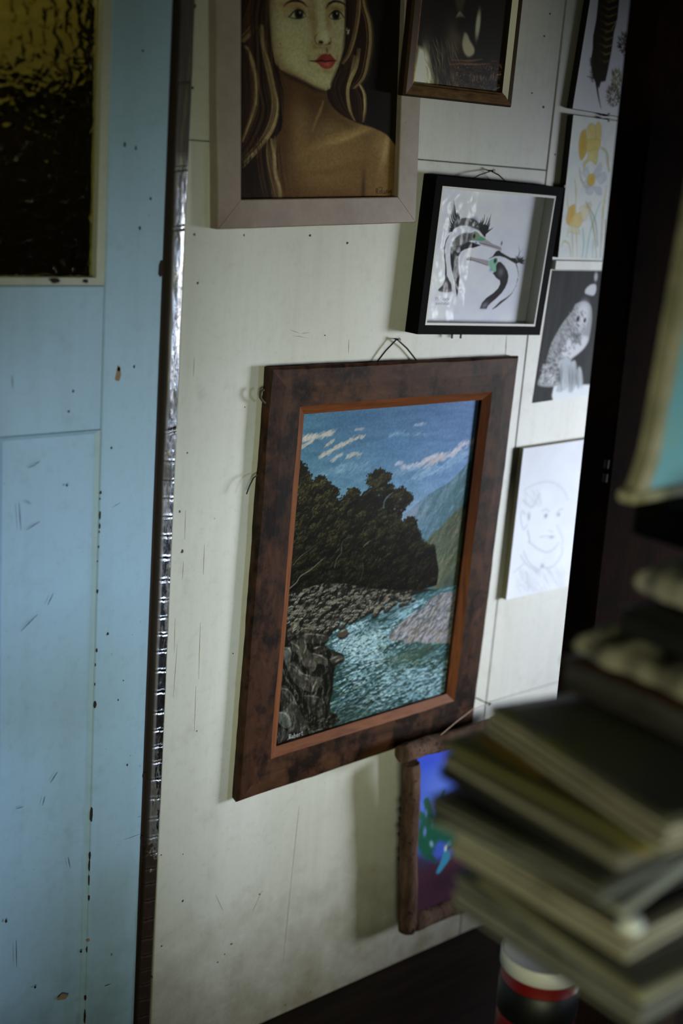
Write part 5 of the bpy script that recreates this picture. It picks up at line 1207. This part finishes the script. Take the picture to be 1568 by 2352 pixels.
# ------------------------------------------------------------------ driftwood frame with its small painting
def WP(px, py, off): x, z = wallpt(px, py, off); return Vector((float(x), -off, float(z)))
TB = Vector((1.62, 0, 0.115))
tf = thing('driftwood_picture', 'small blue bird and cactus painting in a rough driftwood stick frame near the floor', 'painting', TB)
def stick(name, a, b_, r0, r1, seed, lump=0.0022, n_=20, crack=False):
    a = Vector(a) - TB; b_ = Vector(b_) - TB; L = 26; d = (b_ - a).normalized(); s1 = d.cross(Vector((0, 1, 0.01))).normalized(); s2 = s1.cross(d)
    V = []
    for i in range(L + 1):
        t_ = i / L; p = a.lerp(b_, t_) + (s1 * mnoise.noise(Vector((t_ * 3, seed, 0))) + s2 * mnoise.noise(Vector((t_ * 3, seed, 5)))) * 0.003
        r = r0 + (r1 - r0) * t_
        if i in (0, L): r *= 0.9
        for k in range(n_):
            th = 2 * PI * k / n_; q = s1 * math.cos(th) + s2 * math.sin(th)
            rr_ = r + mnoise.noise(Vector((t_ * 9 + seed, math.cos(th) * 1.5, math.sin(th) * 1.5))) * lump + mnoise.noise(Vector((t_ * 40 + seed, math.cos(th) * 3, math.sin(th) * 3))) * lump * .4
            if crack and abs(th - 4.45 - .3 * mnoise.noise(Vector((t_ * 5, 3, 3)))) < 0.17 and 0.04 < t_ < .9: rr_ -= 0.0045
            V.append(p + q * rr_)
    Fc = [(i * n_ + k, i * n_ + (k + 1) % n_, (i + 1) * n_ + (k + 1) % n_, (i + 1) * n_ + k) for i in range(L) for k in range(n_)]
    Fc += [tuple(range(n_))[::-1], tuple(L * n_ + k for k in range(n_))]
    o = mesh(name, V, Fc, [M['drift']], tf, True)
    for f in list(o.data.polygons)[-2:]: f.use_smooth = False
    return o
stick('stick', WP(919, 1733, .06), WP(1185, 1652, .058) + Vector((.035, 0, .0)), 0.0168, 0.0165, 3, .0018, 40, True)
stick('stick', WP(944, 1752, .053), WP(934, 2135, .046), 0.0165, 0.0185, 11)
bl_ = WP(941, 2122, .046); br_ = WP(1125, 2043, .046)
stick('stick', bl_ + (bl_ - br_).normalized() * -.004, bl_ + (br_ - bl_) * 1.42, 0.0185, 0.017, 23)
rx_ = 1.758; stick('stick', (rx_, -.052, .492), (rx_ + .034, -.046, .12), 0.0165, 0.017, 31)
for k, (px, py) in enumerate(((921, 1858), (919, 1915), (918, 1972), (922, 1880))):
    b = MB().tube([WP(px + 6, py - 12, .04) - TB, WP(px, py, .038) - TB, WP(px + 4, py + 14, .04) - TB], [.002, .0055, .002], 8, jit=.002)
    b.build('bark_scrap', NT('dark_bark', .9).color((20, 15, 13)).m if k == 0 else bpy.data.materials['dark_bark'], tf, True)
QT = Quad((1.543, .122), (1.792, .122), (1.758, .492), (1.507, .492))
c = Canvas(QT, 0, 0, QT.w, QT.h, 0.045, 700, (64, 88, 190)); c.setcrop(900, 1580, 0.2551)
c.blob((330, 650), 220, 90, (44, 70, 188), .8); c.blob((420, 900), 180, 160, (92, 118, 206), .7); c.blob((700, 500), 400, 80, (70, 70, 190), .7); c.blob((330, 1050), 120, 60, (110, 134, 214), .5)
c.poly([(100, 1500), (250, 1520), (400, 1560), (700, 1450), (1700, 1300), (1700, 2400), (100, 2400)], (62, 38, 54), 14, 1); c.blob((300, 1560), 80, 60, (48, 52, 84), .7); c.blob((560, 1560), 160, 50, (76, 44, 56), .7); c.blob((450, 1750), 200, 80, (46, 28, 44), .7); c.blob((300, 1850), 100, 80, (58, 36, 52), .6)
GC = (30, 82, 64)
for p_, w_ in (([(310, 1020), (330, 1080), (350, 1170), (370, 1260)], [60, 72, 80, 90]), ([(465, 940), (450, 1020), (430, 1110), (420, 1220)], [26, 44, 56, 80]), ([(240, 1140), (290, 1180), (330, 1280)], [60, 70, 90]), ([(520, 980), (505, 1080), (480, 1200)], [24, 50, 70]), ([(560, 1080), (560, 1200), (540, 1300)], [40, 60, 90]), ([(250, 1300), (270, 1400), (330, 1500), (400, 1570)], [70, 70, 50, 20]), ([(600, 1290), (610, 1400), (600, 1500)], [110, 130, 50])):
    c.stroke(p_, w_, jit(GC, .1, R), 4, .97)
c.poly([(250, 1220), (500, 1180), (640, 1300), (650, 1420), (560, 1440), (420, 1380), (330, 1540), (240, 1450)], GC, 8, .97, True)
for p_, rx_2, ry_2, a_ in (((295, 1295), 17, 46, .9), ((500, 1190), 12, 22, .7), ((530, 1080), 14, 34, .8), ((365, 1230), 12, 40, .4), ((310, 1130), 14, 40, .7)): c.blob(p_, rx_2, ry_2, (104, 124, 204), a_, 0, 2)
c.blob((355, 1405), 20, 36, (130, 160, 196), .9, .4, 2); c.blob((700, 1380), 14, 36, (140, 128, 150), .6); c.blob((730, 1450), 50, 16, (110, 90, 116), .5, -.4)
c.poly([(470, 1450), (520, 1470), (525, 1530), (480, 1600), (425, 1670), (398, 1660), (430, 1580), (455, 1510)], (56, 132, 168), 3, 1, True)
c.blob((512, 1412), 32, 36, (58, 130, 158), 1, 0, 2); c.blob((484, 1445), 17, 30, (216, 214, 216), .95, 0, 2); c.stroke([(475, 1430), (500, 1420)], 8, (196, 150, 100), 2, .8); c.blob((515, 1440), 22, 12, (22, 26, 34), .9); c.stroke([(520, 1430), (565, 1425)], 8, (20, 30, 36), 2, .8)
for i in range(120): c.stroke([(R.uniform(230, 640), R.uniform(1150, 1500))] * 2, [10, 10], R.choice([(40, 100, 80), (22, 60, 52), (50, 96, 66)]), 4, .25)
par = bpy.data.objects.new('painted_board', None)
oc = c.build('painted_board', tf, -0.045, M['oil_matt'], 1.25); oc.location = Vector((QT.x, 0, QT.z)) - TB
bpy.data.objects.remove(par)
b = MB(); b.add([(x - TB.x, y, z - TB.z) for y in (-.0375, -.0448) for x, z in ((1.543, .122), (1.792, .122), (1.758, .492), (1.507, .492))], [(0, 1, 2, 3), (4, 7, 6, 5), (0, 4, 5, 1), (1, 5, 6, 2), (2, 6, 7, 3), (3, 7, 4, 0)])
b.build('backing_board', M['board_edge'], tf)
nx_, nz_ = wallpt(1098, 1606, .01)
MB().tube([WP(1012, 1688, .074) - TB, WP(1050, 1656, .05) - TB, WP(1086, 1629, .0345) - TB, Vector((float(nx_), -.0345, float(nz_))) - TB], 0.0007, 6).build('hanging_thread', M['thread'], tf)
nail(1098, 1606, 'small nail beside the lower right corner of the large landscape painting', -0.037)

# ------------------------------------------------------------------ tall dark upright
PX, PY = 1.398, -0.47
def pp(x, y, z): return (x - 0.022 * (z - 1.2) / 0.9 * -1 * -1 + 0.0, y, z)
b = MB(); bb = MB().box(0, 0.24, 0, 0.055, 0, 2.448, 0.004)
V = [(v_[0] - 0.036 * (v_[2] - 1.2), v_[1], v_[2]) for v_ in bb.v]
t = thing('wooden_post', 'tall dark brown timber upright standing in front of the right column of pictures', 'post', (PX, PY, 0))
mesh('upright_board', V, bb.f, M['post'], t)
def onz(px, py, z):
    cc = RM @ np.array([px - 784, py - 1176, F]); k = (z - EH) / cc[2]; return Vector((float(cc[0] * k), float(cc[1] * k - DW), z))
b = MB()
for z in (1.128, 1.108): b.tube([(-0.0015 - 0.036 * (z - 1.2), .006, z - .006), (-0.0015 - 0.036 * (z - 1.2), .006, z + .006)], .0038, 10)
b.build('hinge_knuckle', M['metal'], t)

# ------------------------------------------------------------------ magazines on a narrow stand
M['stand'] = wood('stand_wood', (24, 16, 13), (44, 30, 24), None, (8, 1, 1), 0.5, 0.2)
st = thing('side_table', 'dark wooden stand under the stack of magazines', 'table', (1.14, -0.95, 0))
MB().box(-.13, .26, -.085, .085, .838, .862, .003).build('table_top', M['stand'], st)
for x in (-.08, .22):
    for y in (-.07, .06): MB().box(x - .015, x + .015, y - .013, y + .013, 0, .838, .002).build('leg', M['stand'], st)

def cover_mat(name, base, spots=None, sc=14):
    n = NT(name, 0.45)
    c_ = base
    if spots:
        c_ = n.mix(n.gray(n.noise(sc, 3, .5), .5, .56), base, spots[0])
        if len(spots) > 1: c_ = n.mix(n.gray(n.noise(sc * .7, 2, .5, n.mapped((1, 1, 1), (7, 2, 1))), .55, .6), c_, spots[1])
    n.color(c_); return n.m
def page_mat(name, base, dark):
    n = NT(name, 0.75); g_ = n.noise(12, 4, .6, n.mapped((.25, .25, 60))); n.color(n.mix(n.gray(n.noise(9, 4, .6, n.mapped((1, 1, 3))), .55, .7), n.ramp(g_, [(.35, dark), (.6, base)]), dark)); n.bump(g_, .6, .002); return n.m
def paper_block(sx, sy, th, seed, wav=.003, nsh=7):
    b = MB(); r_ = random.Random(seed)
    for i in range(nsh):
        z0 = th * i / nsh; z1 = z0 + th / nsh * .86; ox = r_.uniform(-.003, .003); oy = r_.uniform(-.003, .003)
        def fn(u_, v_, zz): 
            x = u_ * sx + ox; y = v_ * sy + oy; w_ = mnoise.noise(Vector((x * 9 + seed, y * 9, 0))) * wav * (i / nsh) + wav * .5 * math.sin(x * 14 + seed) * (i / nsh)
            return (x + .0012 * mnoise.noise(Vector((y * 60, seed, i))), y + .0012 * mnoise.noise(Vector((x * 60, seed, i + 4))), zz + w_)
        n_ = 10; base = len(b.v)
        b.grid(lambda a, c_: fn(a, c_, z1), n_, n_); b.grid(lambda a, c_: fn(a, c_, z0), n_, n_)
        off = (n_ + 1) ** 2
        ring = [k for k in range(n_ + 1)] + [k * (n_ + 1) + n_ for k in range(1, n_ + 1)] + [n_ * (n_ + 1) + k for k in range(n_ - 1, -1, -1)] + [k * (n_ + 1) for k in range(n_ - 1, 0, -1)]
        for k in range(len(ring)): a, c_ = ring[k], ring[(k + 1) % len(ring)]; b.f.append((base + a, base + off + a, base + off + c_, base + c_)); b.m.append(0)
    return b
def sheet(sx, sy, z, th, seed, wav=.003, curl=0.0, over=.002, hw=1.0):
    b = MB(); n_ = 14
    def fn(u_, v_, zz):
        x = -over + u_ * (sx + 2 * over); y = -over + v_ * (sy + 2 * over)
        w_ = mnoise.noise(Vector((x * 9 + seed, y * 9, 0))) * wav * hw + wav * .5 * math.sin(x * 14 + seed) * hw
        k = max(0, 1 - u_ * 5) ** 2 * curl
        return (x, y, zz + w_ + k)
    b.grid(lambda a, c_: fn(a, c_, z + th), n_, n_); b.grid(lambda a, c_: fn(a, c_, z), n_, n_); off = (n_ + 1) ** 2
    ring = [k for k in range(n_ + 1)] + [k * (n_ + 1) + n_ for k in range(1, n_ + 1)] + [n_ * (n_ + 1) + k for k in range(n_ - 1, -1, -1)] + [k * (n_ + 1) for k in range(n_ - 1, 0, -1)]
    for k in range(len(ring)): a, c_ = ring[k], ring[(k + 1) % len(ring)]; b.f.append((a, off + a, off + c_, c_)); b.m.append(0)
    return b
def magazine(name, label, cat, x, y, z, th, rot, cov, pag, seed, sx=.29, sy=.205, curl=0.0, wav=.003, nsh=8, group=None, lower=None):
    t = thing(name, label, cat, (x, y, z), (0, 0, math.radians(rot)), group)
    sheet(sx, sy, 0.0003, .0009, seed, wav, 0, .001, 0).build('back_cover', lower or cov, t, True)
    o = paper_block(sx, sy, th - .0045, seed, wav, nsh).build('pages', pag, t); o.location = (0, 0, .0016)
    sheet(sx, sy, th - .0018, .0009, seed, wav, curl, .002).build('front_cover', cov, t, True)
    return t
PG = page_mat('cream_pages', (172, 165, 146), (130, 124, 108)); PG2 = page_mat('grey_pages', (130, 129, 120), (76, 75, 70)); PG3 = page_mat('dark_pages', (62, 60, 54), (34, 33, 32)); PGM = page_mat('mustard_pages', (132, 104, 36), (70, 54, 20))
magazine('magazine', 'lowest magazine of the stack with grey cream page edges', 'magazine', .762, -1.058, .8635, .034, 1, cover_mat('olive_cover', (70, 72, 58)), PG2, 1, .30)
magazine('magazine', 'brown edged magazine set back above the lowest magazine of the stack', 'magazine', .785, -1.03, .8985, .022, -3, cover_mat('brown_cover', (52, 38, 30)), PG3, 2, .27, .18)
magazine('magazine', 'thick cream edged magazine sticking out in the lower half of the stack', 'magazine', .752, -1.046, .9215, .025, 1.5, cover_mat('grey_brown_cover', (70, 64, 52)), PG, 3, .29, .19)
magazine('magazine', 'black and dark red magazine in a dark gap at the middle of the stack', 'magazine', .806, -1.02, .9475, .018, -3, cover_mat('black_red_cover', (16, 13, 13), ((70, 20, 14),), 5), PG3, 4, .27, .16)
magazine('magazine', 'grey magazine with pale page edges above the dark red one in the stack', 'magazine', .733, -1.026, .9665, .017, 3, cover_mat('dull_cover', (60, 60, 52)), PG2, 5, .30, .18)
magazine('magazine', 'charcoal edged magazine in the upper half of the stack', 'magazine', .747, -1.03, .9845, .012, -1, cover_mat('charcoal_cover', (44, 44, 46)), PG3, 6, .29, .20)
magazine('newspaper', 'folded newspaper with dull cream edges under the mustard magazine', 'newspaper', .744, -1.032, .9975, .011, -2, cover_mat('newsprint_cover', (96, 94, 78)), PG, 7, .29, .20)
magazine('magazine', 'mustard yellow edged magazine second from the top of the stack', 'magazine', .758, -1.04, 1.0095, .011, -5, cover_mat('mustard_cover', (120, 96, 30)), PGM, 8, .29, .21)
magazine('magazine', 'thick topmost magazine with cream page edges and a green grey cover', 'magazine', .756, -1.060, 1.0215, .026, -9, cover_mat('green_grey_cover', (96, 94, 84), ((104, 106, 62), (84, 72, 64)), 6), PG, 9, .30, .222, .0, .004, 9)
o = MB().lathe([(.001, 0), (.008, .0006), (.0105, .004), (.0105, .008), (.008, .0115), (.001, .0125)], (0, 0, 0), 24).build('bottle_cap', NT('white_plastic', .4).color((205, 208, 206)).m, None, True)
p = onz(1441, 2118, .955); o.location = (p.x + .002, -1.0425, .9478); tag(o, 'small round white cap lying in the dark gap at the front of the magazine stack', 'cap')
def loose(label, x, y, z, rot, col, seed, sx=.2, sy=.19):
    o = sheet(sx, sy, 0, .0004, seed, 0, 0).build('paper_sheet', NT('loose_paper', .7).color(col).m, None, True); o.location = (x, y, z); o.rotation_euler = (0, 0, math.radians(rot)); tag(o, label, 'paper')
loose('pale loose sheet sticking out under the grey magazine with pale edges', .742, -1.044, .9655, 9, (150, 150, 138), 41)
loose('dull cream loose sheet sticking out above the lowest magazine', .752, -1.064, .8980, -4, (140, 136, 112), 42, .2, .2)
loose('yellowish loose sheet sticking out under the thick topmost magazine', .748, -1.052, 1.0208, 2, (128, 124, 74), 43, .2, .22)
# pile on top of the magazines
t = magazine('book', 'dark rust brown book lying on the magazines under a crumpled cloth', 'book', .872, -1.03, 1.0525, .032, 0, cover_mat('rust_cover', (54, 24, 12)), PG3, 10, .26, .177, 0, .0005, 6)
def cloth(name, label, col, p0, sx, sy, th, rot, seed, amp, parent_label='cloth'):
    b = MB(); n_ = 46
    def fn(u_, v_, top):
        x = u_ * sx; y = v_ * sy
        e = mnoise.noise(Vector((u_ * 7 * 1.0, v_ * 7, seed))) * amp + mnoise.noise(Vector((u_ * 16, v_ * 16, seed + 4))) * amp * .45
        ed = min(1, min(u_, 1 - u_, v_, 1 - v_) * 6 + .0); r_ = math.sqrt(max(0, 1 - (1 - ed) ** 2))
        wob = mnoise.noise(Vector((v_ * 6, seed, 1))) * .012 * (1 - ed); 
        zz = (th * r_ * .5 + e * r_) if top else (-th * .5 * r_ )
        return (x + wob, y + mnoise.noise(Vector((u_ * 8, seed, 3))) * .012 * (1 - ed), th * .5 + zz)
    b.grid(lambda a, c_: fn(a, c_, True), n_, n_); b.grid(lambda a, c_: fn(a, c_, False), n_, n_)
    o = b.build(name, col, None, True); o.location = p0; o.rotation_euler = (0, 0, math.radians(rot)); tag(o, label, parent_label); return o
M['cloth_a'] = NT('dull_cream_cloth', .85).color((128, 123, 108)).m; M['cloth_b'] = NT('grey_cream_cloth', .85).color((138, 133, 122)).m
cloth('crumpled_cloth', 'crumpled olive cream cloth on the rust brown book', M['cloth_a'], (.862, -1.02, 1.086), .24, .158, .030, 0, 3, .006)
t = magazine('book', 'black book lying between the crumpled cloth and the folded cloth', 'book', .888, -1.03, 1.119, .024, 0, cover_mat('black_book_cover', (10, 9, 9)), page_mat('black_pages', (16, 15, 14), (8, 8, 8)), 12, .22, .134, 0, 0, 5)
cloth('folded_cloth', 'soft folded greyish cream cloth on top of the black book', M['cloth_b'], (.908, -1.02, 1.1445), .20, .136, .034, 0, 9, .003)
o = thing('box', 'small black box under the teal folder', 'box', (.985, -.872, 1.178)); MB().box(0, .10, -.02, .05, 0, .034, .002).build('box_body', M['blackframe'], o); MB().box(-.001, .101, -.021, .051, .034, .0375, .001).build('lid', M['blackframe'], o)
o = thing('tin', 'olive green tin at the right edge below the teal folder', 'tin', (.978, -.93, 1.1795)); MB().lathe([(.03, 0), (.031, .002), (.031, .036), (.03, .038)], (0, 0, 0), 40).build('tin_body', NT('olive_tin', .5).color((110, 112, 56)).m, o, True); MB().lathe([(.032, .0381), (.032, .044), (.028, .045)], (0, 0, 0), 40).build('lid', NT('olive_lid', .5).color((104, 106, 60)).m, o, True)
tl_ = thing('folder', 'teal cloth covered folder with worn cream edges standing on the pile at the right', 'folder', (.953, -.838, 1.2165), (math.radians(-4), 0, 0))
n = NT('teal_cloth', .7); n.color(n.mix(n.gray(n.noise(18, 3), .45, .65), (116, 178, 200), (126, 176, 178))); 
e_ = 0.0
def qx(z): return .012 + .155 * z + (.012 * math.exp(-((z - .0) / .03) ** 2) * -1)
V = []; b = MB()
def band(x0f, x1f, z0, z1, y0, y1, mat, nm, seg=20):
    V = []; Fc = []
    for i in range(seg + 1):
        z = z0 + (z1 - z0) * i / seg
        for (x, y) in ((x0f(z), y0), (x1f(z), y0), (x1f(z), y1), (x0f(z), y1)): V.append((x, y, z))
    for i in range(seg):
        for k in range(4): a = i * 4 + k; c_ = i * 4 + (k + 1) % 4; Fc.append((a, c_, c_ + 4, a + 4))
    Fc += [(0, 3, 2, 1), tuple(seg * 4 + k for k in range(4))]
    mesh(nm, V, Fc, mat, tl_, False)
CE = NT('worn_cream_edge', .7); CE.color(CE.mix(CE.gray(CE.noise(30, 4), .4, .7), (176, 166, 140), (130, 126, 96))); CE = CE.m
ed_ = lambda z: .0165 * (1 + .2 * mnoise.noise(Vector((z * 20, 0, 0))))
band(lambda z: qx(z), lambda z: qx(z) + ed_(z), .006, .30, -.007, .007, CE, 'cream_edge')
band(lambda z: qx(z) + ed_(z), lambda z: qx(z) + .20, .012, .30, -.006, .006, n.m, 'teal_cover')
MB().box(-.004, .20, -.010, .012, -.0005, .0115, .003).build('bottom_edge', CE, tl_)

# ------------------------------------------------------------------ red tub on a low stool
ct = Vector((1.212, -.612, .2))
so = thing('stool', 'low dark wooden stool under the red tub', 'stool', (ct.x, ct.y, 0))
MB().box(-.11, .11, -.11, .11, .178, .1995, .004).build('seat', M['stand'], so)
for x in (-.085, .085):
    for y in (-.085, .085): MB().box(x - .014, x + .014, y - .014, y + .014, 0, .178, .002).build('leg', M['stand'], so)
tb = thing('tub', 'red plastic tub with a white lid and a black band beside the magazine stack', 'tub', ct)
n = NT('red_plastic', .35); n.color((112, 14, 11))
MB().lathe([(0.0462, 0), (0.0490, .004), (0.0528, .20), (0.0535, .289)], (0, 0, 0), 64).build('tub_body', n.m, tb, True)
MB().lathe([(0.0535, .222), (0.0542, .2225), (0.0546, .270), (0.0541, .2705)], (0, 0, 0), 64).build('black_band', NT('black_label', .5).color((10, 9, 9)).m, tb, True)
MB().lathe([(0.0537, .2892), (0.0563, .290), (0.0566, .309), (0.0553, .312), (0.0511, .310), (.001, .309)], (0, 0, 0), 64).build('lid', NT('white_lid', .45).color((205, 204, 200)).m, tb, True)
